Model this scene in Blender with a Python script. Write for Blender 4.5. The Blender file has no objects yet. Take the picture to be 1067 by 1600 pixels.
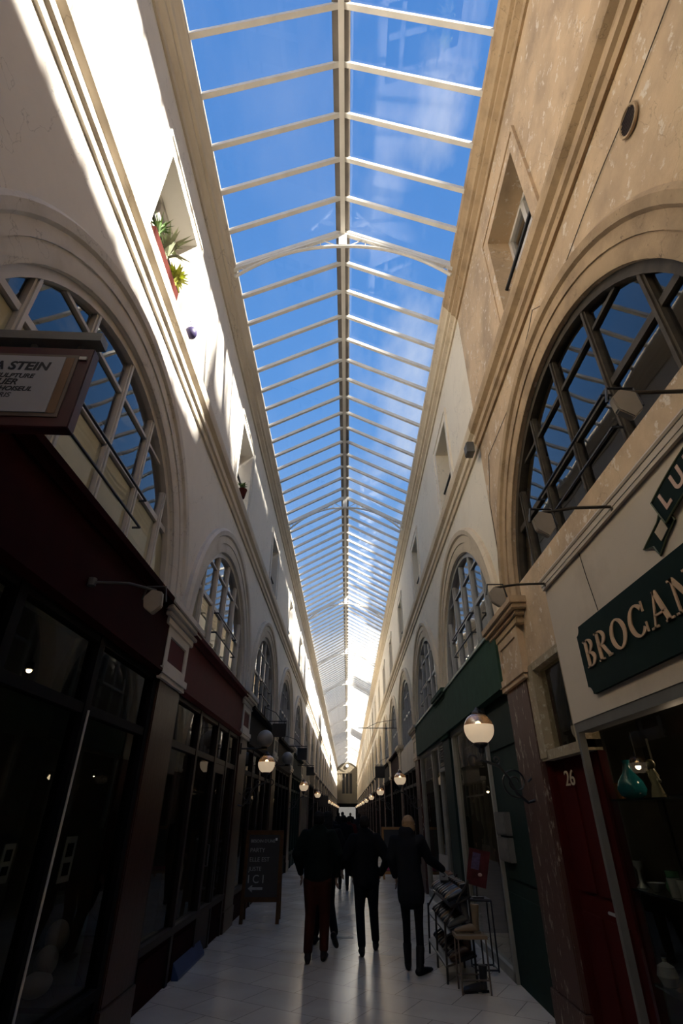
import bpy, bmesh, math, random
from math import sin, cos, pi, radians as R
from mathutils import Vector, Matrix

rnd = random.Random(7)
SC = bpy.context.scene
COL = SC.collection

# ------------------------------------------------------------------ camera, sky, sun, exposure
cam_d = bpy.data.cameras.new('camera')
cam = bpy.data.objects.new('camera', cam_d); COL.objects.link(cam); SC.camera = cam
cam_d.sensor_fit = 'VERTICAL'; cam_d.sensor_height = 36.0; cam_d.lens = 793.5 / 1600 * 36
cam_d.clip_start = 0.05; cam_d.clip_end = 600
TH, YA, RO = .5342, -.0119, .0034
def _dir(x, y, w=1.0):
    c, s = cos(RO), sin(RO); x, y = c*x - s*y, s*x + c*y
    Y = w*cos(TH) - y*sin(TH); Z = w*sin(TH) + y*cos(TH)
    c, s = cos(YA), sin(YA); return Vector((c*x + s*Y, -s*x + c*Y, Z))
fw = _dir(0, 0).normalized(); rt = _dir(1, 0, 0).normalized(); up = _dir(0, 1, 0).normalized()
M = Matrix((rt, up, -fw)).transposed().to_4x4(); M.translation = (0.053, 0, 1.65)
cam.matrix_world = M

SC.view_settings.view_transform = 'Standard'; SC.view_settings.look = 'None'
SC.view_settings.exposure = 0.0; SC.view_settings.gamma = 1.0; SC.view_settings.use_curve_mapping = False

SUN_STRENGTH = 31.0
sd = bpy.data.lights.new('sun', 'SUN'); sd.energy = SUN_STRENGTH; sd.angle = R(2.2); sd.color = (1.0, .93, .82)
so = bpy.data.objects.new('sun', sd); COL.objects.link(so)
SUN_DIR = Vector((cos(R(22)) * 1.0, -sin(R(22)) * 1.0, .85)).normalized()      # towards the sun
so.rotation_euler = SUN_DIR.to_track_quat('Z', 'Y').to_euler()

def world():
    w = bpy.data.worlds.new('sky'); SC.world = w; w.use_nodes = True
    nt = w.node_tree; N = nt.nodes; L = nt.links; N.clear()
    out = N.new('ShaderNodeOutputWorld'); bg = N.new('ShaderNodeBackground'); L.new(bg.outputs[0], out.inputs[0])
    tc = N.new('ShaderNodeTexCoord'); sp = N.new('ShaderNodeSeparateXYZ'); L.new(tc.outputs['Generated'], sp.inputs[0])
    rp = N.new('ShaderNodeValToRGB'); L.new(sp.outputs['Z'], rp.inputs[0])
    e = rp.color_ramp.elements
    e[0].position = 0.0; e[0].color = (.62, .72, .86, 1)
    e[1].position = 1.0; e[1].color = (.085, .26, .68, 1)
    for p, c in ((.12, (.42, .58, .84, 1)), (.35, (.24, .45, .83, 1)), (.7, (.12, .33, .77, 1))):
        x = e.new(p); x.color = c
    # wisps of cloud: noise on a plane above the roofs
    dv = N.new('ShaderNodeVectorMath'); dv.operation = 'DIVIDE'; L.new(tc.outputs['Generated'], dv.inputs[0])
    mx = N.new('ShaderNodeMath'); mx.operation = 'MAXIMUM'; mx.inputs[1].default_value = .06; L.new(sp.outputs['Z'], mx.inputs[0])
    L.new(mx.outputs[0], dv.inputs[1])
    mp = N.new('ShaderNodeMapping'); mp.inputs['Scale'].default_value = (3.2, 1.5, 1); mp.inputs['Location'].default_value = (.35, .9, 0)
    mp.inputs['Rotation'].default_value = (0, 0, .5)
    L.new(dv.outputs[0], mp.inputs[0])
    nz = N.new('ShaderNodeTexNoise'); nz.inputs['Scale'].default_value = 1.3; nz.inputs['Detail'].default_value = 7; nz.inputs['Roughness'].default_value = .55
    L.new(mp.outputs[0], nz.inputs['Vector'])
    cr = N.new('ShaderNodeValToRGB'); L.new(nz.outputs[0], cr.inputs[0])
    cr.color_ramp.elements[0].position = .50; cr.color_ramp.elements[0].color = (0, 0, 0, 1)
    cr.color_ramp.elements[1].position = .78; cr.color_ramp.elements[1].color = (.85, .85, .85, 1)
    # clouds gather on the side of the sun (x > 0)
    sx = N.new('ShaderNodeMapRange'); L.new(sp.outputs['X'], sx.inputs[0])
    sx.inputs[1].default_value = -.05; sx.inputs[2].default_value = .18; sx.inputs[3].default_value = .12; sx.inputs[4].default_value = 1
    m1 = N.new('ShaderNodeMath'); m1.operation = 'MULTIPLY'; L.new(cr.outputs[0], m1.inputs[0]); L.new(sx.outputs[0], m1.inputs[1])
    # a white bank of cloud low in the sky
    nz2 = N.new('ShaderNodeTexNoise'); nz2.inputs['Scale'].default_value = 9; nz2.inputs['Detail'].default_value = 5
    L.new(tc.outputs['Generated'], nz2.inputs['Vector'])
    ad = N.new('ShaderNodeMath'); ad.operation = 'MULTIPLY_ADD'; L.new(nz2.outputs[0], ad.inputs[0]); ad.inputs[1].default_value = -.16; L.new(sp.outputs['Z'], ad.inputs[2])
    lo = N.new('ShaderNodeMapRange'); lo.interpolation_type = 'SMOOTHSTEP'; L.new(ad.outputs[0], lo.inputs[0])
    lo.inputs[1].default_value = .17; lo.inputs[2].default_value = .24; lo.inputs[3].default_value = 1; lo.inputs[4].default_value = 0
    m2 = N.new('ShaderNodeMath'); m2.operation = 'MAXIMUM'; L.new(m1.outputs[0], m2.inputs[0]); L.new(lo.outputs[0], m2.inputs[1])
    mix = N.new('ShaderNodeMix'); mix.data_type = 'RGBA'; L.new(m2.outputs[0], mix.inputs[0]); L.new(rp.outputs[0], mix.inputs[6])
    mix.inputs[7].default_value = (.95, .97, 1.0, 1)
    L.new(mix.outputs[2], bg.inputs[0]); bg.inputs[1].default_value = 1.0
world()

# ------------------------------------------------------------------ materials
MATS = {}
def base(name):
    m = bpy.data.materials.new(name); m.use_nodes = True
    return m, m.node_tree, m.node_tree.nodes['Principled BSDF']
def mat(name, col, rough=.6, metal=0, var=.12, scale=6, bump=.0, spec=.5, emit=None, es=0):
    if name in MATS: return MATS[name]
    m, nt, b = base(name); N, L = nt.nodes, nt.links
    tc = N.new('ShaderNodeTexCoord'); nz = N.new('ShaderNodeTexNoise'); nz.inputs['Scale'].default_value = scale; nz.inputs['Detail'].default_value = 6
    L.new(tc.outputs['Object'], nz.inputs['Vector'])
    cr = N.new('ShaderNodeValToRGB'); L.new(nz.outputs[0], cr.inputs[0])
    lo = [c * (1 - var) for c in col]; hi = [min(1, c * (1 + var)) for c in col]
    cr.color_ramp.elements[0].position = .3; cr.color_ramp.elements[0].color = (*lo, 1)
    cr.color_ramp.elements[1].position = .7; cr.color_ramp.elements[1].color = (*hi, 1)
    L.new(cr.outputs[0], b.inputs['Base Color'])
    b.inputs['Roughness'].default_value = rough; b.inputs['Metallic'].default_value = metal
    b.inputs['Specular IOR Level'].default_value = spec
    if bump:
        bp = N.new('ShaderNodeBump'); bp.inputs['Strength'].default_value = bump; bp.inputs['Distance'].default_value = .01
        L.new(nz.outputs[0], bp.inputs['Height']); L.new(bp.outputs[0], b.inputs['Normal'])
    if emit: b.inputs['Emission Color'].default_value = (*emit, 1); b.inputs['Emission Strength'].default_value = es
    MATS[name] = m; return m
def worn(name, col, stain, flake, rough=.8, stain_lo=.5, stain_hi=.75, flake_lo=.62, flake_hi=.66, scale=1.2, bump=.25, crack=True, stretch=(1, 1, 1), cmul=1.0):
    """weathered paint or plaster: broad stains, flaked patches and fine cracks"""
    m, nt, b = base(name); N, L = nt.nodes, nt.links
    tc = N.new('ShaderNodeTexCoord'); mp = N.new('ShaderNodeMapping'); mp.inputs['Scale'].default_value = stretch
    L.new(tc.outputs['Object'], mp.inputs[0])
    def noise(s, d, r=.6):
        n = N.new('ShaderNodeTexNoise'); n.inputs['Scale'].default_value = s; n.inputs['Detail'].default_value = d; n.inputs['Roughness'].default_value = r
        L.new(mp.outputs[0], n.inputs['Vector']); return n.outputs[0]
    def ramp(src, a, b_, ca=0, cb=1):
        r = N.new('ShaderNodeMapRange'); L.new(src, r.inputs[0]); r.inputs[1].default_value = a; r.inputs[2].default_value = b_
        r.inputs[3].default_value = ca; r.inputs[4].default_value = cb; return r.outputs[0]
    def mixc(f, a, b_):
        x = N.new('ShaderNodeMix'); x.data_type = 'RGBA'; L.new(f, x.inputs[0])
        for i, v in ((6, a), (7, b_)):
            if isinstance(v, tuple): x.inputs[i].default_value = (*v, 1)
            else: L.new(v, x.inputs[i])
        return x.outputs[2]
    n1 = noise(scale, 8); n2 = noise(scale * 6, 10, .7); n3 = noise(scale * 2.3, 12, .75)
    c = mixc(ramp(n1, stain_lo, stain_hi, 0, .8), col, stain)
    c = mixc(ramp(n3, .35, .65, 0, .35), c, tuple(v * .86 for v in col))
    c = mixc(ramp(n2, flake_lo, flake_hi, 0, .85), c, flake)
    if crack:
        v = N.new('ShaderNodeTexVoronoi'); v.feature = 'DISTANCE_TO_EDGE'; v.inputs['Scale'].default_value = .9
        ad = N.new('ShaderNodeVectorMath'); ad.operation = 'ADD'; L.new(mp.outputs[0], ad.inputs[0])
        nv = N.new('ShaderNodeTexNoise'); nv.inputs['Scale'].default_value = 3; nv.inputs['Detail'].default_value = 8; L.new(mp.outputs[0], nv.inputs['Vector'])
        L.new(nv.outputs[1], ad.inputs[1]); L.new(ad.outputs[0], v.inputs['Vector'])
        c = mixc(ramp(v.outputs['Distance'], 0.0, .006, .5, 0), c, tuple(v_ * .3 for v_ in col))
    L.new(c, b.inputs['Base Color']); b.inputs['Roughness'].default_value = rough
    bp = N.new('ShaderNodeBump'); bp.inputs['Strength'].default_value = bump; bp.inputs['Distance'].default_value = .012
    L.new(n2, bp.inputs['Height']); L.new(bp.outputs[0], b.inputs['Normal'])
    MATS[name] = m; return m
def glass(name, tint=(.9, .93, .93), ior=1.5, boost=1.0, floor_=.0, rough=.0, wob=0.0):
    m = bpy.data.materials.new(name); m.use_nodes = True; nt = m.node_tree; N, L = nt.nodes, nt.links; N.clear()
    o = N.new('ShaderNodeOutputMaterial'); t = N.new('ShaderNodeBsdfTransparent'); g = N.new('ShaderNodeBsdfGlossy'); mx = N.new('ShaderNodeMixShader')
    t.inputs[0].default_value = (*tint, 1); g.inputs['Roughness'].default_value = rough; g.inputs[0].default_value = (1, 1, 1, 1)
    fr = N.new('ShaderNodeFresnel'); ge = N.new('ShaderNodeNewGeometry'); mr = N.new('ShaderNodeMapRange'); L.new(ge.outputs['Backfacing'], mr.inputs[0]); mr.inputs[3].default_value = ior; mr.inputs[4].default_value = 1/ior; L.new(mr.outputs[0], fr.inputs[0])
    ma = N.new('ShaderNodeMath'); ma.operation = 'MULTIPLY_ADD'; ma.use_clamp = True; L.new(fr.outputs[0], ma.inputs[0]); ma.inputs[1].default_value = boost; ma.inputs[2].default_value = floor_
    if wob:
        tc = N.new('ShaderNodeTexCoord'); nz = N.new('ShaderNodeTexNoise'); nz.inputs['Scale'].default_value = 1.6; nz.inputs['Detail'].default_value = 0
        L.new(tc.outputs['Object'], nz.inputs['Vector']); bp = N.new('ShaderNodeBump'); bp.inputs['Strength'].default_value = wob; bp.inputs['Distance'].default_value = .05
        L.new(nz.outputs[0], bp.inputs['Height']); L.new(bp.outputs[0], g.inputs['Normal'])
    L.new(ma.outputs[0], mx.inputs[0]); L.new(t.outputs[0], mx.inputs[1]); L.new(g.outputs[0], mx.inputs[2]); L.new(mx.outputs[0], o.inputs[0])
    MATS[name] = m; return m
def glow(name, col, s):
    m = bpy.data.materials.new(name); m.use_nodes = True; nt = m.node_tree; b = nt.nodes['Principled BSDF']
    b.inputs['Base Color'].default_value = (*col, 1); b.inputs['Emission Color'].default_value = (*col, 1); b.inputs['Emission Strength'].default_value = s
    b.inputs['Roughness'].default_value = .4; MATS[name] = m; return m

PL_LEFT = worn('plaster_left', (.73, .69, .63), (.62, .58, .52), (.80, .76, .70), stain_lo=.5, stain_hi=.8, flake_lo=.70, flake_hi=.74, bump=.12)
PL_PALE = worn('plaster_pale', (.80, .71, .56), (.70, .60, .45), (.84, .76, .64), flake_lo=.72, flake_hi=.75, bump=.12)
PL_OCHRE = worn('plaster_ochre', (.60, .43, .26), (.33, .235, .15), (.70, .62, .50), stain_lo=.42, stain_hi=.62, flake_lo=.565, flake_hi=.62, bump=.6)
TR_LEFT = worn('moulding_left', (.60, .53, .43), (.42, .36, .28), (.30, .26, .2), stain_lo=.5, stain_hi=.7, flake_lo=.66, flake_hi=.7, scale=2.5, stretch=(1, .4, 1))
TR_ARCH = worn('archivolt_grey_white', (.62, .59, .55), (.42, .38, .33), (.25, .22, .19), scale=2.2, flake_lo=.68, flake_hi=.7)
TR_PALE = worn('moulding_pale', (.68, .56, .39), (.46, .34, .21), (.34, .26, .17), scale=2.5, flake_lo=.68, flake_hi=.72)
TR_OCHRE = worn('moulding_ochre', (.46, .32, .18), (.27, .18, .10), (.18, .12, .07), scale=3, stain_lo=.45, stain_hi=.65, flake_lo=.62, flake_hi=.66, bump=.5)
MARBLE_R = worn('red_marble_paint', (.075, .038, .03), (.04, .025, .02), (.30, .25, .2), scale=2.5, stretch=(1, 1, .35), flake_lo=.57, flake_hi=.62, rough=.5, crack=False)
MARBLE_L = worn('brown_marble_paint', (.04, .018, .012), (.03, .018, .012), (.13, .09, .06), scale=2.2, stretch=(1, 1, .35), flake_lo=.66, flake_hi=.72, rough=.35, crack=False)
for _m in (MARBLE_L, MARBLE_R): _m.node_tree.nodes['Principled BSDF'].inputs['Specular IOR Level'].default_value = .12
IRON = mat('painted_roof_iron', (.72, .69, .63), .5, 0, .1, 3)
IRON_D = mat('dark_roof_iron', (.18, .155, .13), .6, 0, .2, 4)
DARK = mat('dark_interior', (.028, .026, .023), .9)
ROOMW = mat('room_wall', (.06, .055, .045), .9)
NEIGH = mat('neighbour_render', (.5, .46, .4), .9)
WHITE = mat('white_window_paint', (.56, .53, .49), .45, 0, .08, 5)
GREYF = mat('grey_window_paint', (.34, .33, .31), .5, 0, .1, 5)
BROWNF = mat('old_brown_window_paint', (.06, .048, .034), .6, 0, .3, 8, .3, .15)
BLACK = mat('black_iron', (.012, .011, .011), .45)
CREAMB = mat('cream_blind', (.72, .66, .48), .8, 0, .1, 3)
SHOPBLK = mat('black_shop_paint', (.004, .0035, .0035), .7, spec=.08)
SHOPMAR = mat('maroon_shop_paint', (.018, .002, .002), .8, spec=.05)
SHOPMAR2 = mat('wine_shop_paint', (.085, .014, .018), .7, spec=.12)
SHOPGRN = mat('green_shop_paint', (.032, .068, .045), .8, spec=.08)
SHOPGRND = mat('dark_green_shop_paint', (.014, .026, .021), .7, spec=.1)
SHOPCRM = worn('cream_shop_paint', (.50, .42, .32), (.33, .25, .18), (.3, .22, .15), scale=1.5, flake_lo=.72, flake_hi=.76, rough=.6, bump=.08, crack=False)
SHOPBEIGE = mat('beige_shop_paint', (.16, .14, .11), .5)
SHOPRED = mat('red_door_paint', (.045, .004, .003), .8, spec=.06)
SHOPBRN = mat('brown_shop_paint', (.014, .008, .006), .5, spec=.2)
SHOPGRY = mat('grey_shop_metal', (.11, .105, .095), .6, spec=.2)
GL_ROOF = glass('roof_glass', (.97, .98, .985), 1.45, .7)
GL_ARCH = glass('arch_window_glass', (.72, .74, .72), 1.5, 1.2, .02, wob=.05)
GL_SHOP = glass('shop_glass', (.6, .62, .57), 1.5, .6, .0)
FLOORC = None
def floor_mat():
    m, nt, b = base('marble_paving'); N, L = nt.nodes, nt.links
    tc = N.new('ShaderNodeTexCoord')
    mp = N.new('ShaderNodeMapping'); mp.inputs['Rotation'].default_value = (0, 0, R(30)); mp.inputs['Scale'].default_value = (1.6, 1.6, 1); L.new(tc.outputs['Object'], mp.inputs[0])
    br = N.new('ShaderNodeTexBrick'); L.new(mp.outputs[0], br.inputs['Vector'])
    br.inputs['Color1'].default_value = (.62, .56, .48, 1); br.inputs['Color2'].default_value = (.52, .47, .41, 1); br.inputs['Mortar'].default_value = (.20, .18, .16, 1)
    br.inputs['Scale'].default_value = 1; br.inputs['Mortar Size'].default_value = .006; br.inputs['Brick Width'].default_value = 1.0; br.inputs['Row Height'].default_value = .8
    nz = N.new('ShaderNodeTexNoise'); nz.inputs['Scale'].default_value = 1.4; nz.inputs['Detail'].default_value = 9; L.new(tc.outputs['Object'], nz.inputs['Vector'])
    mx = N.new('ShaderNodeMix'); mx.data_type = 'RGBA'; mx.blend_type = 'MULTIPLY'; mx.inputs[0].default_value = .6
    cr = N.new('ShaderNodeValToRGB'); L.new(nz.outputs[0], cr.inputs[0]); cr.color_ramp.elements[0].position = .35; cr.color_ramp.elements[0].color = (.78, .75, .70, 1); cr.color_ramp.elements[1].position = .65; cr.color_ramp.elements[1].color = (1, 1, 1, 1)
    L.new(br.outputs[0], mx.inputs[6]); L.new(cr.outputs[0], mx.inputs[7]); L.new(mx.outputs[2], b.inputs['Base Color'])
    rr = N.new('ShaderNodeMapRange'); L.new(nz.outputs[0], rr.inputs[0]); rr.inputs[3].default_value = .17; rr.inputs[4].default_value = .27
    L.new(rr.outputs[0], b.inputs['Roughness'])
    nz3 = N.new('ShaderNodeTexNoise'); nz3.inputs['Scale'].default_value = 5; L.new(tc.outputs['Object'], nz3.inputs['Vector'])
    bp = N.new('ShaderNodeBump'); bp.inputs['Strength'].default_value = .12; bp.inputs['Distance'].default_value = .01; L.new(nz3.outputs[0], bp.inputs['Height']); L.new(bp.outputs[0], b.inputs['Normal'])
    return m

# ------------------------------------------------------------------ mesh helpers
def wloc(o):
    v = Vector((0, 0, 0))
    while o is not None: v += Vector(o.location); o = o.parent
    return v
class MB:
    def __init__(s, T=None): s.v = []; s.f = []; s.fm = []; s.T = T; s.mi = 0
    def add(s, vs, fs):
        b = len(s.v)
        s.v += [s.T(*p) if s.T else tuple(p) for p in vs]
        s.f += [tuple(b + i for i in f) for f in fs]; s.fm += [s.mi] * len(fs); return s
    def box(s, a, b):
        x0, y0, z0 = a; x1, y1, z1 = b
        return s.add([(x0, y0, z0), (x1, y0, z0), (x1, y1, z0), (x0, y1, z0), (x0, y0, z1), (x1, y0, z1), (x1, y1, z1), (x0, y1, z1)],
                     [(0, 3, 2, 1), (4, 5, 6, 7), (0, 1, 5, 4), (1, 2, 6, 5), (2, 3, 7, 6), (3, 0, 4, 7)])
    def extr(s, poly, axis, a, b):
        """closed polygon of 2-D points extruded along axis 0/1/2 from a to b"""
        def P(p, t):
            l = list(p); l.insert(axis, t); return tuple(l)
        n = len(poly)
        return s.add([P(p, a) for p in poly] + [P(p, b) for p in poly],
                     [tuple(range(n))[::-1], tuple(range(n, 2*n))] + [(i, (i+1) % n, n + (i+1) % n, n + i) for i in range(n)])
    def tube(s, pts, r, n=8, cap=True, flat=None):
        pts = [Vector(p) for p in pts]; m = len(pts)
        rs = r if isinstance(r, (list, tuple)) else [r] * m
        vs = []; pu = None
        for i, p in enumerate(pts):
            t = (pts[min(i+1, m-1)] - pts[max(i-1, 0)])
            t = t.normalized() if t.length > 1e-9 else Vector((0, 0, 1))
            if pu is None:
                pu = Vector((0, 0, 1)) if abs(t.z) < .9 else Vector((0, 1, 0))
            u = (pu - t * pu.dot(t)); u = u.normalized() if u.length > 1e-6 else t.orthogonal().normalized()
            w = t.cross(u); pu = u
            ra, rb = rs[i] if isinstance(rs[i], (tuple, list)) else (rs[i], rs[i])
            for k in range(n):
                a = 2*pi*k/n; vs.append(tuple(p + u*cos(a)*ra + w*sin(a)*rb))
        fs = [(i*n+k, i*n+(k+1) % n, (i+1)*n+(k+1) % n, (i+1)*n+k) for i in range(m-1) for k in range(n)]
        if cap: fs += [tuple(range(n))[::-1], tuple(range((m-1)*n, m*n))]
        return s.add(vs, fs)
    def lathe(s, prof, c=(0, 0, 0), n=20, e=1.0):
        """profile of (radius, z) turned round the vertical through c"""
        vs = []; fs = []; m = len(prof)
        for r, z in prof:
            r = max(r, 1e-4)
            for k in range(n): vs.append((c[0] + r*cos(2*pi*k/n), c[1] + r*e*sin(2*pi*k/n), c[2] + z))
        fs = [(i*n+k, i*n+(k+1) % n, (i+1)*n+(k+1) % n, (i+1)*n+k) for i in range(m-1) for k in range(n)]
        fs += [tuple(range(n))[::-1], tuple(range((m-1)*n, m*n))]
        return s.add(vs, fs)
    def ball(s, c, r, n=16, m=10, sc=(1, 1, 1)):
        vs = [(c[0], c[1], c[2]-r*sc[2])]
        for i in range(1, m):
            a = -pi/2 + pi*i/m
            for k in range(n): vs.append((c[0]+r*sc[0]*cos(a)*cos(2*pi*k/n), c[1]+r*sc[1]*cos(a)*sin(2*pi*k/n), c[2]+r*sc[2]*sin(a)))
        vs.append((c[0], c[1], c[2]+r*sc[2])); t = len(vs)-1
        fs = [(0, 1+(k+1) % n, 1+k) for k in range(n)]
        fs += [(1+i*n+k, 1+i*n+(k+1) % n, 1+(i+1)*n+(k+1) % n, 1+(i+1)*n+k) for i in range(m-2) for k in range(n)]
        fs += [(t, 1+(m-2)*n+k, 1+(m-2)*n+(k+1) % n) for k in range(n)]
        return s.add(vs, fs)
    def build(s, name, mats, parent=None, smooth=False, origin=None, bevel=0, local=False, recalc=True):
        if not isinstance(mats, (list, tuple)): mats = [mats]
        if parent is not None: o0 = Vector((0, 0, 0)) if local else wloc(parent)
        elif origin is not None: o0 = Vector(origin)
        else:
            xs, ys, zs = zip(*s.v); o0 = Vector(((min(xs)+max(xs))/2, (min(ys)+max(ys))/2, min(zs)))
        me = bpy.data.meshes.new(name)
        me.from_pydata([tuple(Vector(p) - o0) for p in s.v], [], s.f)
        for m in mats: me.materials.append(m)
        if len(mats) > 1: me.polygons.foreach_set('material_index', s.fm)
        if recalc or bevel:
            bm = bmesh.new(); bm.from_mesh(me); bmesh.ops.recalc_face_normals(bm, faces=bm.faces)
            if bevel: bmesh.ops.bevel(bm, geom=[e for e in bm.edges if len(e.link_faces) == 2 and e.calc_face_angle(0) > .6], offset=bevel, segments=2, affect='EDGES', clamp_overlap=True)
            bm.to_mesh(me); bm.free()
        if smooth: me.polygons.foreach_set('use_smooth', [True]*len(me.polygons))
        me.update()
        o = bpy.data.objects.new(name, me); COL.objects.link(o)
        if parent is not None: o.parent = parent
        else: o.location = o0
        return o
def smooth_by_angle(o):
    me = o.data; me.polygons.foreach_set('use_smooth', [True]*len(me.polygons))
    bm = bmesh.new(); bm.from_mesh(me)
    for e in bm.edges: e.smooth = not (len(e.link_faces) == 2 and e.calc_face_angle(0) > .7)
    bm.to_mesh(me); bm.free(); return o
def S(s): return lambda d, y, z: (s * (1.97 - d), y, z)          # wall coordinates: d = how far it stands out into the arcade
def empty(name, loc=(0, 0, 0), rz=0):
    o = bpy.data.objects.new(name, None); COL.objects.link(o); o.location = loc; o.rotation_euler = (0, 0, rz); o.empty_display_size = .1; return o
def tag(o, label, cat, group=None):
    o['label'] = label; o['category'] = cat
    if group: o['group'] = group
    return o
def struct(o): o['kind'] = 'structure'; return o
def dup(root, loc, rz=None):
    r = root.copy(); COL.objects.link(r); r.location = loc
    if rz is not None: r.rotation_euler = (0, 0, rz)
    for ch in list(root.children):
        c = ch.copy(); COL.objects.link(c); c.parent = r
        for g in ch.children:
            d = g.copy(); COL.objects.link(d); d.parent = c
    return r
def text_mesh(body, size, depth, shear=0.0, bold=0.0, align='CENTER'):
    cu = bpy.data.curves.new('t', 'FONT'); cu.body = body; cu.size = size; cu.extrude = depth; cu.shear = shear; cu.offset = bold; cu.align_x = align; cu.align_y = 'CENTER'
    o = bpy.data.objects.new('t', cu); COL.objects.link(o); bpy.context.view_layer.update()
    me = bpy.data.meshes.new_from_object(o.evaluated_get(bpy.context.evaluated_depsgraph_get()))
    bpy.data.objects.remove(o); vs = [v.co.copy() for v in me.vertices]; fs = [tuple(p.vertices) for p in me.polygons]; bpy.data.meshes.remove(me)
    return vs, fs

# ------------------------------------------------------------------ the setting
C0, BAY, K0, K1 = 3.5, 4.7, -2, 22
CY = lambda k: C0 + BAY * k
Y0, Y1 = CY(K0) - BAY/2, CY(K1) + BAY/2
XE, ZE, ZR = 1.75, 9.38, 10.37
ARC_Z, ARC_R = 3.55, 1.9

f = MB(); f.box((-3.3, Y0, -.15), (3.3, Y1 + 6, 0)); struct(f.build('floor', floor_mat(), origin=(0, 0, 0)))

def wall_mesh(s):
    mb = MB(S(s))
    for k in range(K0, K1 + 1):
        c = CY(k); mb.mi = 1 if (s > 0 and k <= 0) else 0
        ya, yb, za, zb = c - BAY/2, c + BAY/2, 3.45, 5.95
        n = 32
        arc = [(c + ARC_R*cos(pi*i/n), ARC_Z + ARC_R*sin(pi*i/n)) for i in range(n+1)]
        arc = [(c + ARC_R, za)] + arc + [(c - ARC_R, za)]
        outer = []
        for (y, z) in arc:
            dy, dz = y - c, z - ARC_Z
            if z <= ARC_Z: outer.append((yb if dy > 0 else ya, z if z > za else za)); continue
            t = min((BAY/2)/abs(dy) if abs(dy) > 1e-6 else 1e9, (zb-ARC_Z)/dz if dz > 1e-6 else 1e9)
            outer.append((c + dy*t, ARC_Z + dz*t))
        corners = []
        for i in range(len(arc)-1):
            a, b, p, q = arc[i], arc[i+1], outer[i], outer[i+1]
            poly = [a, b, q]
            if abs(p[0]-q[0]) > 1e-6 and abs(p[1]-q[1]) > 1e-6: poly.append((p[0] if abs(p[0]-yb) < 1e-4 else ya, zb) if abs(q[1]-zb) < 1e-4 else (ya, zb))
            poly.append(p)
            mb.add([(0, y, z) for y, z in poly], [tuple(range(len(poly)))])
            mb.add([(0, *a), (0, *b), (-.2, *b), (-.2, *a)], [(0, 1, 2, 3)])
        # upper wall with the rectangular window
        zt = 9.45; w0, w1, h0, h1 = c-.55, c+.55, 6.62, 8.22
        for y0_, y1_, z0_, z1_ in ((ya, w0, zb, zt), (w1, yb, zb, zt), (w0, w1, zb, h0), (w0, w1, h1, zt)):
            mb.add([(0, y0_, z0_), (0, y1_, z0_), (0, y1_, z1_), (0, y0_, z1_)], [(0, 1, 2, 3)])
        for p, q in (((w0, h0), (w0, h1)), ((w0, h1), (w1, h1)), ((w1, h1), (w1, h0)), ((w1, h0), (w0, h0))):
            mb.add([(0, *p), (0, *q), (-.38, *q), (-.38, *p)], [(0, 1, 2, 3)])
    # back skin closing the wall thickness, rooms and slabs behind
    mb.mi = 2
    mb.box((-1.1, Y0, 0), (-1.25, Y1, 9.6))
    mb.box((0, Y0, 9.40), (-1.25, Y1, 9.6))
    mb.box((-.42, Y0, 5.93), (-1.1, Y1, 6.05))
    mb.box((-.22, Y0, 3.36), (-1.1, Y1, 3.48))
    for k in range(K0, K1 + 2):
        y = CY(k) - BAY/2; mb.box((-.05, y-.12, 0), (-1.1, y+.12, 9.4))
    return mb
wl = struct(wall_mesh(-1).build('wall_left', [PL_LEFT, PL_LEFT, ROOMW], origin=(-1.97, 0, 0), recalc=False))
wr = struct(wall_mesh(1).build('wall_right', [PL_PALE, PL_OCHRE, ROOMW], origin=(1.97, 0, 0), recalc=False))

CORN = [(0, 8.95), (.03, 8.95), (.04, 9.02), (.10, 9.07), (.10, 9.13), (.14, 9.15), (.155, 9.2), (.20, 9.27), (.22, 9.29), (.22, 9.41), (0, 9.45)]
STRG = [(0, 6.17), (.03, 6.17), (.04, 6.24), (.07, 6.26), (.07, 6.32), (.045, 6.35), (.045, 6.42), (.10, 6.46), (.115, 6.54), (.115, 6.59), (0, 6.63)]
def run(prof, s, y0, y1):
    mb = MB(S(s)); n = len(prof)
    mb.add([(d, y0, z) for d, z in prof] + [(d, y1, z) for d, z in prof], [tuple(range(n)), tuple(range(n, 2*n))] + [(i, (i+1) % n, n+(i+1) % n, n+i) for i in range(n)])
    return mb
YB = CY(0) + BAY/2
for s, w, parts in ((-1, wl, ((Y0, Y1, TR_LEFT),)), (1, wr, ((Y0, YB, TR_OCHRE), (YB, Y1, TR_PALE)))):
    for y0_, y1_, m in parts:
        run(CORN, s, y0_, y1_).build('cornice', m, w); run(STRG, s, y0_, y1_).build('string_course', m, w)
def archivolt(s, c, m, w):
    mb = MB(S(s))
    prof = [(1.90, 0), (1.90, .02), (1.93, .03), (2.05, .03), (2.05, .045), (2.16, .045), (2.18, .075), (2.25, .085), (2.29, .05), (2.29, 0)]
    n = 40; p = len(prof)
    for i in range(n+1):
        a = pi * i / n
        for r, d in prof: mb.v.append(mb.T(d, c + r*cos(a), ARC_Z + .1 + r*sin(a)*(1 if r < 2 else 1)))
    b = 0
    for i in range(n):
        for j in range(p-1):
            mb.f.append((i*p+j, i*p+j+1, (i+1)*p+j+1, (i+1)*p+j)); mb.fm.append(0)
    for i in (0, n): mb.f.append(tuple(i*p+j for j in range(p))); mb.fm.append(0)
    # shift back so the inner edge sits on the opening
    mb.v = [(x, y, z - .1) for x, y, z in mb.v]
    return smooth_by_angle(mb.build('archivolt', m, w))
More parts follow.
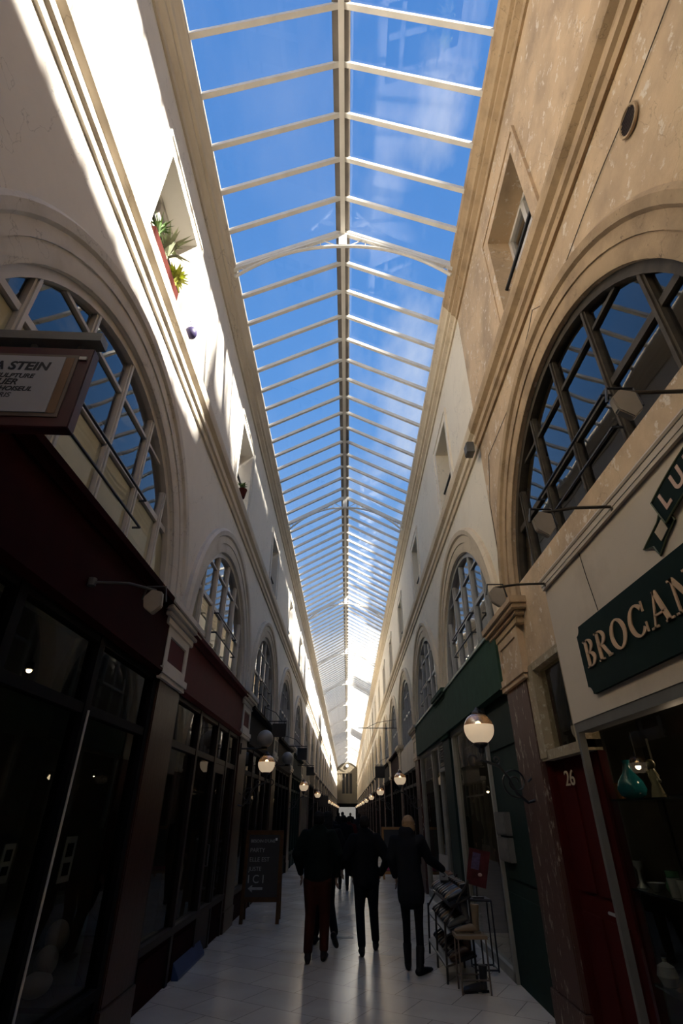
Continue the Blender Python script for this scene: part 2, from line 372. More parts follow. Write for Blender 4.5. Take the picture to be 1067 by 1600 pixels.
def surround(s, c, m, w):
    mb = MB(S(s)); z0, z1 = 6.63, 8.22
    for y0_, y1_, a, b in ((c-.71, c-.55, z0, z1+.16), (c+.55, c+.71, z0, z1+.16), (c-.55, c+.55, z1, z1+.16)):
        mb.box((0, y0_, a), (.02, y1_, b))
    for y0_, y1_, a, b in ((c-.74, c-.70, z0, z1+.19), (c+.70, c+.74, z0, z1+.19), (c-.70, c+.70, z1+.15, z1+.19)):
        mb.box((0, y0_, a), (.035, y1_, b))
    return mb.build('window_surround', m, w)
for s, w in ((-1, wl), (1, wr)):
    for k in range(K0, K1+1):
        m = TR_ARCH if s < 0 and k < 2 else TR_LEFT if s < 0 else (TR_OCHRE if k <= 0 else TR_PALE)
        archivolt(s, CY(k), m, w)
        surround(s, CY(k), PL_LEFT if s < 0 else (PL_OCHRE if k <= 0 else PL_PALE), w)

# --- arched mezzanine windows and upper windows
WN = [0]
def wname(): WN[0] += 1; return 'window_%d' % WN[0]
OFFS = (-1.36, -.68, 0, .68, 1.36)
def arch_window(s, c, fm, lower, detail, rail):
    e = struct(empty(wname(), (s*1.97, c, 3.48)))
    mb = MB(S(s)); n = 32; r0, r1 = 1.9, 1.82; p = len((0,))
    ring = []
    for i in range(n+1):
        a = pi*i/n
        for r, d in ((r0, -.03), (r1, -.03), (r1, -.12), (r0, -.12)): mb.v.append(mb.T(d, c + r*cos(a), ARC_Z + r*sin(a)))
    for i in range(n):
        for j in range(4): mb.f.append((i*4+j, i*4+(j+1) % 4, (i+1)*4+(j+1) % 4, (i+1)*4+j)); mb.fm.append(0)
    mb.box((-.03, c-1.85, 3.48), (-.12, c+1.85, 3.58))
    wpost = .034 if detail else .032
    for o in OFFS:
        zt = ARC_Z + math.sqrt(r1*r1 - o*o) + .01
        mb.box((-.05, c+o-wpost, 3.5), (-.10, c+o+wpost, zt)); mb.box((-.035, c+o-wpost*.4, 3.5), (-.05, c+o+wpost*.4, zt))
    for z, h in ((4.42, .03), (5.0, .016)):
        hw = math.sqrt(r1*r1 - (z-ARC_Z)**2)
        mb.box((-.06, c-hw, z-h), (-.10, c+hw, z+h))
    mb.build('frame', fm, e)
    g = MB(S(s)); arc = [(c + 1.86*cos(pi*i/n), ARC_Z + 1.86*sin(pi*i/n)) for i in range(n+1)]
    g.add([(-.085, y, z) for y, z in arc], [tuple(range(n+1))]); g.build('pane', GL_ARCH, e, recalc=False)
    if lower:
        b = MB(S(s))
        for a_, b_ in zip((-1.8,) + OFFS, OFFS + (1.8,)):
            hw = 1.8
            b.box((-.095, c+a_+.03, 3.58), (-.105, c+b_-.03, 3.88)); b.box((-.095, c+a_+.03, 3.9), (-.105, c+b_-.03, 4.38))
        b.build('blind', CREAMB, e)
    if rail:
        r = MB(S(s))
        for z in (4.28, 3.98):
            r.tube([(-.02, c-.72, z), (.05, c-.72, z), (.05, c+.72, z), (-.02, c+.72, z)], .012, 6)
        r.build('rail', BLACK, e)
    return e
def upper_window(s, c, fm):
    e = struct(empty(wname(), (s*1.97, c, 6.63)))
    mb = MB(S(s)); y0_, y1_, z0_, z1_ = c-.55, c+.55, 6.63, 8.22
    for a, b, p, q in ((y0_, y0_+.06, z0_, z1_), (y1_-.06, y1_, z0_, z1_), (y0_, y1_, z1_-.06, z1_), (y0_, y1_, z0_, z0_+.08), (c-.045, c+.045, z0_, z1_), (y0_, y1_, 7.62, 7.68)):
        mb.box((-.26, a, p), (-.33, b, q))
    mb.build('frame', fm, e)
    g = MB(S(s)); g.add([(-.30, y0_, z0_), (-.30, y1_, z0_), (-.30, y1_, z1_), (-.30, y0_, z1_)], [(0, 1, 2, 3)]); g.build('pane', GL_ARCH, e, recalc=False)
    r = MB(S(s)); r.tube([(-.08, y0_, 7.25), (-.08, y1_, 7.25)], .022, 8); r.tube([(-.08, y0_, 6.95), (-.08, y1_, 6.95)], .012, 6)
    r.build('rail', BLACK, e)
    return e
for s in (-1, 1):
    protoA = None
    for k in range(K0, K1+1):
        if k < 3:
            fm = (WHITE if k < 2 else GREYF) if s < 0 else (BROWNF if k == 0 else GREYF)
            arch_window(s, CY(k), fm, s < 0 and k < 2, True, True)
        elif k == 3: protoA = arch_window(s, CY(k), GREYF, False, False, False)
        else: d = dup(protoA, (s*1.97, CY(k), 3.48)); d.name = wname()
    pu = upper_window(s, CY(K0), WHITE)
    for k in range(K0+1, K1+1): d = dup(pu, (s*1.97, CY(k), 6.63)); d.name = wname()

# --- glass roof
ceil = struct(empty('ceiling', (0, 0, 9.38)))
g = MB()
g.add([(-XE-.05, Y0, ZE), (0, Y0, ZR), (0, Y1, ZR), (-XE-.05, Y1, ZE)], [(0, 1, 2, 3)])
g.add([(XE+.05, Y0, ZE), (0, Y0, ZR), (0, Y1, ZR), (XE+.05, Y1, ZE)], [(0, 1, 2, 3)])
g.build('roof_glass', GL_ROOF, ceil, recalc=False)
rb = MB(); rb.box((-.038, Y0, ZR-.16), (.038, Y1, ZR-.02)); rb.box((-.10, Y0, ZR-.05), (.10, Y1, ZR-.025)); rb.build('ridge_beam', IRON, ceil)
rb = MB(); rb.box((-.12, Y0, ZR+.03), (.12, Y1, ZR+.52)); rb.build('ridge_shade_box', IRON_D, ceil)  # unseen box above the ridge, added to cast shade on the left cornice
rb = MB()
for x in (-.1, .038): rb.box((x, Y0, ZR-.075), (x+.062, Y1, ZR-.05))
rb.build('ridge_flange', IRON_D, ceil)
RY0, RS = 2.23, .575
def rafter_mesh(mb, y, hw=.03):
    for s in (-1, 1):
        a = [(s*(XE+.06), ZE-.005), (0, ZR-.005), (0, ZR-.08), (s*(XE+.06), ZE-.08)]
        mb.add([(x, y-hw, z) for x, z in a] + [(x, y+hw, z) for x, z in a], [(0, 1, 2, 3), (7, 6, 5, 4), (0, 4, 5, 1), (1, 5, 6, 2), (2, 6, 7, 3), (3, 7, 4, 0)])
i0 = -int((RY0 - Y0) / RS); ys = [RY0 + RS*i for i in range(i0, 400) if Y0 < RY0 + RS*i < Y1]
vis = [y for y in ys if y > 1.5]
proto = MB(); rafter_mesh(proto, 0); pm = None
for y in vis[:99]:
    if pm is None:
        pr_ = MB(); rafter_mesh(pr_, y); o = pr_.build('rafter', IRON, ceil); pm = o; y_first = y
    else:
        o = pm.copy(); COL.objects.link(o); o.parent = ceil; o.location = (0, y - y_first, 0)
rest = MB()
for y in vis[99:] + [y for y in ys if y <= 1.5]: rafter_mesh(rest, y)
o = rest.build('rafter', IRON, ceil); o['kind'] = 'stuff'
def truss(y):
    mb = MB(); pts = []; n = 28
    def arch(x): return 9.10 + .80 * (1 - abs(x/1.74)**2.3)
    def under(x): return ZE + (ZR-ZE)*(1-abs(x)/XE) - .06
    pts = [(-1.74 + 3.48*i/n, y, arch(-1.74 + 3.48*i/n)) for i in range(n+1)]
    mb.tube(pts, (.028), 6)
    for s in (-1, 1):
        a = [(s*(XE+.04), ZE-.02), (0, ZR-.02), (0, ZR-.13), (s*(XE+.04), ZE-.13)]
        mb.add([(x, y-.03, z) for x, z in a] + [(x, y+.03, z) for x, z in a], [(0, 1, 2, 3), (7, 6, 5, 4), (0, 4, 5, 1), (1, 5, 6, 2), (2, 6, 7, 3), (3, 7, 4, 0)])
        xs = [.08, .38, .62, .9, 1.15, 1.38, 1.58, 1.7]
        for i in range(len(xs)-1):
            p, q = ((xs[i], under), (xs[i+1], arch)) if i % 2 else ((xs[i], arch), (xs[i+1], under))
            mb.tube([(s*p[0], y, p[1](p[0])), (s*q[0], y, q[1](q[0]))], .011, 5)
            mb.tube([(s*xs[i+1], y, arch(xs[i+1])), (s*xs[i+1], y, under(xs[i+1]))], .009, 5)
    mb.box((-.07, y-.03, ZR-.46), (.07, y+.03, ZR-.1))
    return mb.build('arched_truss', IRON, ceil)
t0 = truss(5.11)
for i in range(1, 13):
    o = t0.copy(); COL.objects.link(o); o.parent = ceil; o.location = (0, 8.57*i, 0)
o = t0.copy(); COL.objects.link(o); o.parent = ceil; o.location = (0, -8.57, 0)

# --- piers: pilaster with capital, between the shops
def pier(s, y, cap, frieze, panel, shaft):
    e = struct(empty('trim_%d' % pier.n, (s*1.97, y, 0))); pier.n += 1
    mb = MB(S(s))
    for (a, h) in (((-.05, .17, 3.60, 3.68), .65), ((-.05, .145, 3.55, 3.60), .62), ((-.05, .11, 3.50, 3.55), .56), ((-.05, .085, 3.42, 3.50), .50)):
        mb.box((a[0], y-h, a[2]), (a[1], y+h, a[3]))
    mb.build('capital', cap, e, bevel=.008)
    mb = MB(S(s)); mb.box((-.05, y-.40, 2.98), (.05, y+.40, 3.42))
    for a, b, c, d in ((-.40, -.30, 2.98, 3.42), (.30, .40, 2.98, 3.42), (-.30, .30, 3.33, 3.42), (-.30, .30, 2.98, 3.06)): mb.box((.05, y+a, c), (.07, y+b, d))
    for a, h, z0_, z1_ in ((.095, .45, 2.91, 2.98), (.08, .43, 2.86, 2.91)): mb.box((-.05, y-h, z0_), (a, y+h, z1_))
    mb.build('frieze', frieze, e)
    mb = MB(S(s)); mb.box((.05, y-.29, 3.07), (.056, y+.29, 3.32)); mb.build('frieze_panel', panel, e)
    mb = MB(S(s)); mb.box((-.2, y-.37, .28), (.05, y+.37, 2.86)); mb.build('shaft', shaft, e, bevel=.01)
    mb = MB(S(s)); mb.box((-.2, y-.40, 0), (.065, y+.40, .28)); mb.build('base', shaft, e, bevel=.006)
    return e
pier.n = 1
for s in (-1, 1):
    for k in range(K0, K1+2):
        y = CY(k) - BAY/2
        if y > Y1 - .6: continue
        if s < 0: pier(s, y, TR_ARCH if k < 3 else TR_LEFT, TR_ARCH if k < 3 else TR_LEFT, SHOPMAR2 if k < 3 else SHOPBRN, MARBLE_L)
        else:
            if k == 2: pier(s, y, SHOPGRN, SHOPGRN, SHOPGRN, SHOPGRND)
            else: pier(s, y, TR_OCHRE if k == 1 else TR_PALE, PL_OCHRE if k == 1 else TR_PALE, PL_OCHRE if k == 1 else TR_PALE, MARBLE_R)

# --- the end of the arcade
def end_wall():
    m = MB(); y = Y1
    m.box((-3.2, y, 3.1), (-1.0, y+.3, 8.2)); m.box((1.0, y, 3.1), (3.2, y+.3, 8.2)); m.box((-1.0, y, 3.1), (1.0, y+.3, 4.6))
    m.box((-3.2, y, 8.2), (3.2, y+.3, 9.3)); m.box((-2.1, y-.12, 8.1), (2.1, y, 8.3)); m.box((-2.1, y-.1, 4.5), (2.1, y, 4.7))
    m.extr([(-1.95, 9.3), (1.95, 9.3), (1.6, 10.0), (.9, 10.35), (0, 10.45), (-.9, 10.35), (-1.6, 10.0)], 1, y, y+.3)
    for x in (-1.45, -1.0, 1.0, 1.45, -.35, .35): m.box((x-.07, y-.06, 4.7), (x+.07, y+.02, 8.1))
    w = struct(m.build('wall_far', worn('far_wall_paint', (.16, .13, .085), (.11, .09, .055), (.2, .16, .11), crack=False), origin=(0, y, 0)))
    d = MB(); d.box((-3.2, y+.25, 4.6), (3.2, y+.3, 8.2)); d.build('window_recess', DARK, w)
    b = MB(); b.box((-2.6, y, 2.5), (2.6, y+.25, 3.1)); b.box((-2.6, y, 0), (-1.55, y+.25, 2.5)); b.box((1.55, y, 0), (2.6, y+.25, 2.5)); b.build('exit_surround', SHOPBLK, w)
    c = empty('wall_clock', (0, y-.1, 9.38))
    q = MB(); q.lathe([(.34, 0), (.34, .06), (.28, .07)], n=28); o = q.build('rim', BLACK, c, local=True); o.rotation_euler = (R(90), 0, 0)
    q = MB(); q.lathe([(.28, .065), (.28, .08)], n=28); o = q.build('dial', mat('clock_dial', (.75, .78, .74), .4), c, local=True); o.rotation_euler = (R(90), 0, 0)
    q = MB(); q.box((-.012, -.095, -.02), (.012, -.085, .22)); q.box((-.02, -.095, -.012), (.13, -.085, .012)); q.build('hands', BLACK, c, local=True)
    tag(c, 'round white wall clock in the gable at the far end', 'clock')
end_wall()
m = MB(); m.box((-3.2, Y0-.3, 0), (3.2, Y0, 10.6)); struct(m.build('wall_back', PL_PALE))
m = MB(); m.box((-9, Y1+9, 0), (9, Y1+9.5, 12)); struct(m.build('wall_street_front', mat('street_front', (.05, .05, .05), .9)))
m = MB(); m.box((-9, Y1+.3, -.15), (9, Y1+9, 0)) if False else m.box((-9, Y1+6, -.15), (9, Y1+9, 0)); struct(m.build('floor_street', mat('street_front', (.05, .05, .05))))
# neighbouring houses that tower over the right side of the roof; the gaps in their skyline let the sun in
def house(x0, x1, y0_, y1_, z, chim=()):
    b = MB(); b.box((x0, y0_, 0), (x1, y1_, z))
    e = struct(b.build('wall_outside', NEIGH))
    for (cx, cy, w, h) in chim:
        c = MB(); c.box((cx, cy-w/2, z), (cx+.5, cy+w/2, z+h))
        for q in (-.3, .3): c.lathe([(.09, h), (.07, h+.35)], c=(cx+.25, cy+q*w, z), n=10)
        c.build('chimney', NEIGH, e)
house(8, 12, 1.15, 3.1, 16.62, ((8.0, 1.35, .3, .5), (8.0, 2.2, .25, .7)))
house(8, 12, 3.1, 4.4, 16.25)
house(8, 12, 4.4, 12.6, 17.6, ((8.0, 7.5, .8, 1.0), (8.0, 11.0, .8, .7)))
house(8, 12, 12.6, 22.0, 16.3, ((8.0, 17.5, .9, 1.0), (8.1, 20.5, .9, 1.2)))
house(8, 12, 34, 38, 17)
house(8, 12, 60, 66, 17)

# ------------------------------------------------------------------ shopfronts
def shop(s, k, label, fas, frm, z_f=(2.92, 3.50), y=None, posts=None, riser=.45, riser_m=None, transom=2.33, door=None, fas_d=.05, cornice=True, group=None, glass_on=True):
    c = CY(k); ya, yb = (c - 1.95, c + 1.95) if y is None else y
    e = empty('shopfront', (s*1.97, (ya+yb)/2, 0))
    m = MB(S(s)); m.box((-.10, ya, z_f[0]), (fas_d, yb, z_f[1])); m.build('fascia', fas, e)
    if cornice:
        m = MB(S(s))
        m.extr([(-.1, z_f[1]), (fas_d+.02, z_f[1]), (fas_d+.04, z_f[1]+.03), (fas_d+.09, z_f[1]+.05), (fas_d+.10, z_f[1]+.10), (-.1, z_f[1]+.14)], 1, ya, yb) if False else None
        prof = [(-.1, z_f[1]), (fas_d+.02, z_f[1]), (fas_d+.04, z_f[1]+.03), (fas_d+.09, z_f[1]+.05), (fas_d+.10, z_f[1]+.10), (-.1, z_f[1]+.14)]
        n = len(prof)
        def pr3(prof, a, b): 
            n = len(prof)
            m.add([(d, a, z) for d, z in prof] + [(d, b, z) for d, z in prof], [tuple(range(n)), tuple(range(n, 2*n))] + [(i, (i+1) % n, n+(i+1) % n, n+i) for i in range(n)])
        pr3(prof, ya, yb)
        pr3([(-.1, z_f[0]-.07), (fas_d-.01, z_f[0]-.07), (fas_d+.03, z_f[0]-.03), (fas_d+.03, z_f[0]), (-.1, z_f[0])], ya, yb)
        m.build('cornice', fas if fas is not SHOPGRN else SHOPGRN, e)
    zt = z_f[0] - (.07 if cornice else 0)
    if posts is None:
        n = 4; posts = [ya + .04 + (yb-ya-.08)*i/n for i in range(n+1)]
    m = MB(S(s))
    for p in posts: m.box((-.07, p-.045, 0), (.03, p+.045, zt))
    m.box((-.06, ya, transom-.035), (.02, yb, transom+.035)); m.box((-.06, ya, zt-.05), (.02, yb, zt)); m.box((-.06, ya, riser-.05), (.04, yb, riser+.02))
    m.build('frame', frm, e)
    rm = riser_m or frm
    m = MB(S(s)); m.box((-.05, ya, 0), (.005, yb, riser-.05))
    for a, b in zip(posts[:-1], posts[1:]):
        if b - a > .3: m.box((.005, a+.12, .1), (.018, b-.12, riser-.12))
    m.build('stall_riser', rm, e)
    for i, (a, b) in enumerate(zip(posts[:-1], posts[1:])):
        if door == i:
            m = MB(S(s)); 
            for q in ((a+.05, a+.13, .02, transom-.04), (b-.13, b-.05, .02, transom-.04), (a+.13, b-.13, .02, .5), (a+.13, b-.13, transom-.16, transom-.04)): m.box((-.03, q[0], q[2]), (.02, q[1], q[3]))
            d = m.build('door', frm, e)
            h = MB(S(s)); h.tube([(.02, a+.1, 1.0), (.06, a+.1, 1.0), (.06, a+.1, 1.25), (.02, a+.1, 1.25)], .01, 6); h.build('handle', SHOPGRY, d)
        if glass_on:
            m = MB(S(s)); m.add([(-.02, a, riser), (-.02, b, riser), (-.02, b, transom), (-.02, a, transom)], [(0, 1, 2, 3)])
            m.add([(-.02, a, transom), (-.02, b, transom), (-.02, b, zt), (-.02, a, zt)], [(0, 1, 2, 3)])
            m.build('pane', GL_SHOP, e, recalc=False)
    tag(e, label, 'shopfront', group)
    return e
def add_part(e, name, m, mt, **k): return m.build(name, mt, e, **k)

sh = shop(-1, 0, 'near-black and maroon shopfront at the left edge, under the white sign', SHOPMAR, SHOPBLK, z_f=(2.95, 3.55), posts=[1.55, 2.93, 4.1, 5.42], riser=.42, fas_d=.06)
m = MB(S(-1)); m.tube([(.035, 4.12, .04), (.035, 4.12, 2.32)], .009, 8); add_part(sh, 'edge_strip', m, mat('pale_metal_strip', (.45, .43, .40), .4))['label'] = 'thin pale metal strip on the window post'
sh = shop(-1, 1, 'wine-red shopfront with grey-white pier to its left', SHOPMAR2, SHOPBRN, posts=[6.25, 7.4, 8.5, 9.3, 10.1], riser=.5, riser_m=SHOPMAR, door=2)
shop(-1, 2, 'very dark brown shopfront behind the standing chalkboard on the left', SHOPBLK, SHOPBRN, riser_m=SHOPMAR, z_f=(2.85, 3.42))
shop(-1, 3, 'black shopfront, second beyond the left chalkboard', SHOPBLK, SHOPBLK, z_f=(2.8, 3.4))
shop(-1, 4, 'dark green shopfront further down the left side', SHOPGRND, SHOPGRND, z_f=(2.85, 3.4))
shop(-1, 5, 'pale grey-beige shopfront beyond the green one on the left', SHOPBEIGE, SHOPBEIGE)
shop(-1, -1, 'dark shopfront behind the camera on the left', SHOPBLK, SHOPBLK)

# right: the antique dealer's cream front
def brocante():
    ya, yb = -1.2, 4.42
    e = empty('shopfront', (1.97, 2.5, 0))
    m = MB(S(1)); m.box((-.1, ya, 2.27), (.09, yb, 3.44)); m.build('fascia', SHOPCRM, e)['label'] = 'cream painted fascia board'
    m = MB(S(1)); m.box((-.1, ya, 3.44), (.12, yb, 3.50)); m.box((.0, ya, 3.41), (.115, yb, 3.44)); m.tube([(.11, ya, 3.50), (.11, yb+.02, 3.50)], .022, 8); m.build('top_moulding', SHOPCRM, e)
    m = MB(S(1)); m.box((-.1, ya, 3.5), (-.01, yb+.9, 3.86)); m.build('sill_board', PL_OCHRE, e)
    m = MB(S(1)); m.box((.035, 4.375, 0), (.085, 4.42, 2.27)); m.box((-.03, ya, 2.20), (.085, 4.375, 2.27)); m.box((-.06, 1.9, 0), (.07, 1.96, 2.2)); m.build('frame', SHOPGRY, e)
    m = MB(S(1)); m.box((-.05, ya, 0), (.04, 4.36, .35)); m.build('stall_riser', SHOPBRN, e)
    m = MB(S(1)); m.add([(-.01, ya, .35), (-.01, 4.36, .35), (-.01, 4.36, 2.19), (-.01, ya, 2.19)], [(0, 1, 2, 3)]); m.build('pane', GL_SHOP, e, recalc=False)
    tag(e, 'cream-painted antique shop front with grey metal frame on the near right', 'shopfront')
    # board with the trade
    b = empty('shop_sign', (1.88, 3.0, 2.38))
    y0_, y1_, z0_, z1_, r = 1.93, 3.95, 2.40, 2.90, .06
    pts = []
    for cy_, cz_, a0 in ((y0_, z0_, 90), (y1_, z0_, 180), (y1_, z1_, 270), (y0_, z1_, 0)):
        seg = [(cy_ + r*cos(R(a0 - 90*i/5)), cz_ + r*sin(R(a0 - 90*i/5))) for i in range(6)]
        pts += seg
    m = MB(S(1)); m.add([(.09, y, z) for y, z in pts] + [(.115, y, z) for y, z in pts], [tuple(range(24)), tuple(range(24, 48))] + [(i, (i+1) % 24, 24+(i+1) % 24, 24+i) for i in range(24)])
    m.build('board', mat('sign_bottle_green', (.004, .012, .009), .7, spec=.1), b)
    letters(b, 'BROCANTE', 3.87, 2.015, 2.575, .20)
    tag(b, 'dark green signboard with scooped corners lettered BROCANTE', 'sign')
    # ribbon
    rb = empty('ribbon_sign', (1.88, 2.1, 2.95))
    def ARCP(t, h):   # t metres along, h across
        cy_, cz_, rad = 1.75, .885, 2.40
        a = t / rad; return cy_ + (rad + h)*sin(a), cz_ + (rad + h)*cos(a)
    n = 30; t0_, t1_ = -.82, .82
    top = [ARCP(t0_ + (t1_-t0_)*i/n, .09) for i in range(n+1)]; bot = [ARCP(t0_ + (t1_-t0_)*i/n, -.09) for i in range(n+1)]
    gm = mat('sign_bottle_green', (.006, .018, .013)); om = mat('sign_olive_edge', (.05, .06, .025), .5)
    def slab(poly, d0, d1, mt, nm):
        m = MB(S(1)); k = len(poly); m.add([(d0, y, z) for y, z in poly] + [(d1, y, z) for y, z in poly], [tuple(range(k)), tuple(range(k, 2*k))] + [(i, (i+1) % k, k+(i+1) % k, k+i) for i in range(k)])
        return m.build(nm, mt, rb)
    slab(top + bot[::-1], .10, .112, gm, 'ribbon')
    tail = [ARCP(.76, .04), ARCP(.88, -.01), ARCP(1.10, .0), ARCP(1.02, -.07), ARCP(1.02, -.15), ARCP(.90, -.13), ARCP(.76, -.12)]
    tail2 = [ARCP(-a, b) for a, b in ((.76, .04), (.88, -.01), (1.10, .0), (1.02, -.07), (1.02, -.15), (.90, -.13), (.76, -.12))]
    slab(tail, .092, .100, gm, 'ribbon_tail'); slab(tail2, .092, .100, gm, 'ribbon_tail')
    m = MB(S(1))
    for L_ in (top, bot, [top[0], bot[0]], [top[-1], bot[-1]]): m.tube([(.112, y, z) for y, z in L_], .006, 5)
    for L_ in (tail + [tail[0]], tail2 + [tail2[0]]): m.tube([(.100, y, z) for y, z in L_], .006, 5)
    m.build('olive_edge', om, rb)
    slab([ARCP(.84, -.03), ARCP(.94, -.03), ARCP(.94, -.11), ARCP(.84, -.11)], .101, .105, mat('sign_cream', (.42, .33, .22), .6), 'patch')
    vs, fs = None, None
    word = 'LUMINAIRES' 
    for i, ch in enumerate(word):
        tt = .72 - i*.157
        vs, fs = text_mesh(ch, .155, .002, bold=.004)
        out = []
        for v in vs:
            y, z = ARCP(tt - v.x, v.y); out.append((.114 + v.z, y, z))
        m = MB(S(1)); m.add(out, fs); m.build('letter', mat('sign_pink_cream', (.50, .33, .24), .6), rb)
    tag(rb, 'dark green ribbon-shaped sign with arched pale lettering, above the signboard', 'sign')
    # fine line of cable down the fascia
    m = MB(S(1)); m.tube([(.093, 3.62, 3.42), (.093, 3.60, 3.2), (.093, 3.56, 2.92)], .003, 4); m.build('hanging_wire', SHOPBRN, e)

# serif capitals built from strokes; each glyph in a unit box (width w, height 1)
def seg(p, q, t): return ('s', p, q, t)
GL = {
 'B': (.62, [('s', (.17, 0), (.17, 1), .15), ('h', .02, .34, 0), ('h', .02, .34, 1), ('a', (.32, .745), .25, .245, -90, 90, .13), ('a', (.32, .265), .30, .255, -90, 90, .14), ('h', .17, .36, .5)]),
 'R': (.72, [('s', (.17, 0), (.17, 1), .15), ('h', .02, .34, 0), ('h', .02, .34, 1), ('a', (.32, .735), .27, .255, -90, 90, .13), ('h', .17, .36, .49), ('s', (.36, .48), (.66, .02), .15), ('h', .56, .78, 0)]),
 'O': (.84, [('a', (.42, .5), .40, .5, 0, 360, .14)]),
 'C': (.76, [('a', (.42, .5), .40, .5, 42, 318, .14), ('s', (.73, .66), (.73, .98), .05), ('s', (.73, .34), (.73, .04), .05)]),
 'A': (.84, [('s', (.14, 0), (.42, 1), .07), ('s', (.70, 0), (.42, 1), .15), ('h', .22, .62, .33), ('h', .0, .28, 0), ('h', .56, .86, 0)]),
 'N': (.82, [('s', (.14, 0), (.14, 1), .07), ('s', (.14, 1), (.68, 0), .15), ('s', (.68, 0), (.68, 1), .07), ('h', .0, .28, 0), ('h', .0, .2, 1), ('h', .56, .82, 1)]),
 'T': (.72, [('s', (.36, 0), (.36, 1), .15), ('h', .02, .70, 1), ('s', (.04, .98), (.04, .78), .06), ('s', (.68, .98), (.68, .78), .06), ('h', .2, .52, 0)]),
 'E': (.66, [('s', (.17, 0), (.17, 1), .15), ('h', .02, .58, 0), ('h', .02, .56, 1), ('h', .17, .46, .5), ('s', (.57, .0), (.57, .22), .06), ('s', (.55, 1), (.55, .8), .06), ('s', (.46, .38), (.46, .62), .05)])}
def letters(parent, word, ya, yb, z, h):
    tot = sum(GL[c][0] for c in word) + .12*(len(word)-1); sc = (ya-yb)/tot
    x = 0; gold = mat('sign_gilt_lettering', (.46, .30, .17), .5)
    for ch in word:
        w, parts = GL[ch]; m = MB(S(1))
        def P(u, v, d): return (d, ya - (x+u)*sc, z + v*h)
        def quad(poly):
            n = len(poly); m.add([P(u, v, .116) for u, v in poly] + [P(u, v, .124) for u, v in poly], [tuple(range(n)), tuple(range(n, 2*n))] + [(i, (i+1) % n, n+(i+1) % n, n+i) for i in range(n)])
        asp = h/sc
        for p in parts:
            if p[0] == 's':
                (a, b), (c, d), t = p[1:]; quad([(a-t/2, b), (a+t/2, b), (c+t/2, d), (c-t/2, d)])
            elif p[0] == 'h':
                a, b, v = p[1:]; v0 = min(max(v-.03, 0), .94); quad([(a, v0), (b, v0), (b, v0+.06), (a, v0+.06)])
            else:
                (cu, cv), ru, rv, a0, a1, t = p[1:]; n = 24
                for i in range(n):
                    q = []
                    for a, k_ in ((a0+(a1-a0)*i/n, 0), (a0+(a1-a0)*(i+1)/n, 0), (a0+(a1-a0)*(i+1)/n, 1), (a0+(a1-a0)*i/n, 1)):
                        ar = R(a); th = t*abs(cos(ar)) + .055*abs(sin(ar))
                        q.append((cu + (ru - k_*th)*cos(ar), cv + (rv - k_*th*1.0)*sin(ar)))
                    quad(q)
        m.build('letter', gold, parent); x += w + .12
brocante()

# door number 26 between the shop and the pier
def door26():
    e = struct(empty('door_1', (1.97, 4.95, 0)))
    m = MB(S(1)); m.box((-.12, 4.43, 0), (-.06, 5.52, 2.08)); m.box((-.06, 5.42, 0), (.0, 5.52, 2.08))
    for a, b, c_, d in ((4.56, 4.9, .2, .95), (5.0, 5.36, .2, .95), (4.56, 4.9, 1.1, 1.95), (5.0, 5.36, 1.1, 1.95)): m.box((-.06, a, c_), (-.045, b, d))
    m.build('leaf', SHOPRED, e)
    m = MB(S(1)); m.box((-.1, 4.42, 2.08), (.03, 5.48, 2.16)); m.box((-.1, 4.42, 2.9), (.03, 5.48, 2.97)); m.box((-.1, 5.3, 2.1), (.04, 5.48, 2.95)); m.box((-.1, 4.42, 2.1), (.04, 4.56, 2.95))
    m.build('transom_frame', worn('peeling_cream', (.30, .24, .15), (.16, .11, .07), (.45, .4, .3), scale=3, flake_lo=.56, flake_hi=.6, bump=.6, crack=False), e)
    m = MB(S(1)); m.add([(-.05, 4.56, 2.16), (-.05, 5.3, 2.16), (-.05, 5.3, 2.9), (-.05, 4.56, 2.9)], [(0, 1, 2, 3)]); m.build('transom_pane', GL_SHOP, e, recalc=False)
    m = MB(S(1)); m.box((-.1, 4.42, 2.97), (.0, 5.5, 3.52)); m.build('panel_above', PL_OCHRE, e)
    vs, fs = text_mesh('26', .17, .003); m = MB(S(1)); m.add([(-.030 + v.z, 5.04 - v.x*1.35, 1.91 + v.y) for v in vs], fs); m.build('house_number', mat('sign_cream', (.42, .33, .22)), e)
    m = MB(S(1)); m.tube([(-.05, 4.6, 1.02), (.0, 4.6, 1.02), (.0, 4.72, 1.02)], .011, 8); m.build('handle', mat('worn_nickel', (.5, .5, .48), .3, 1), e)
door26()

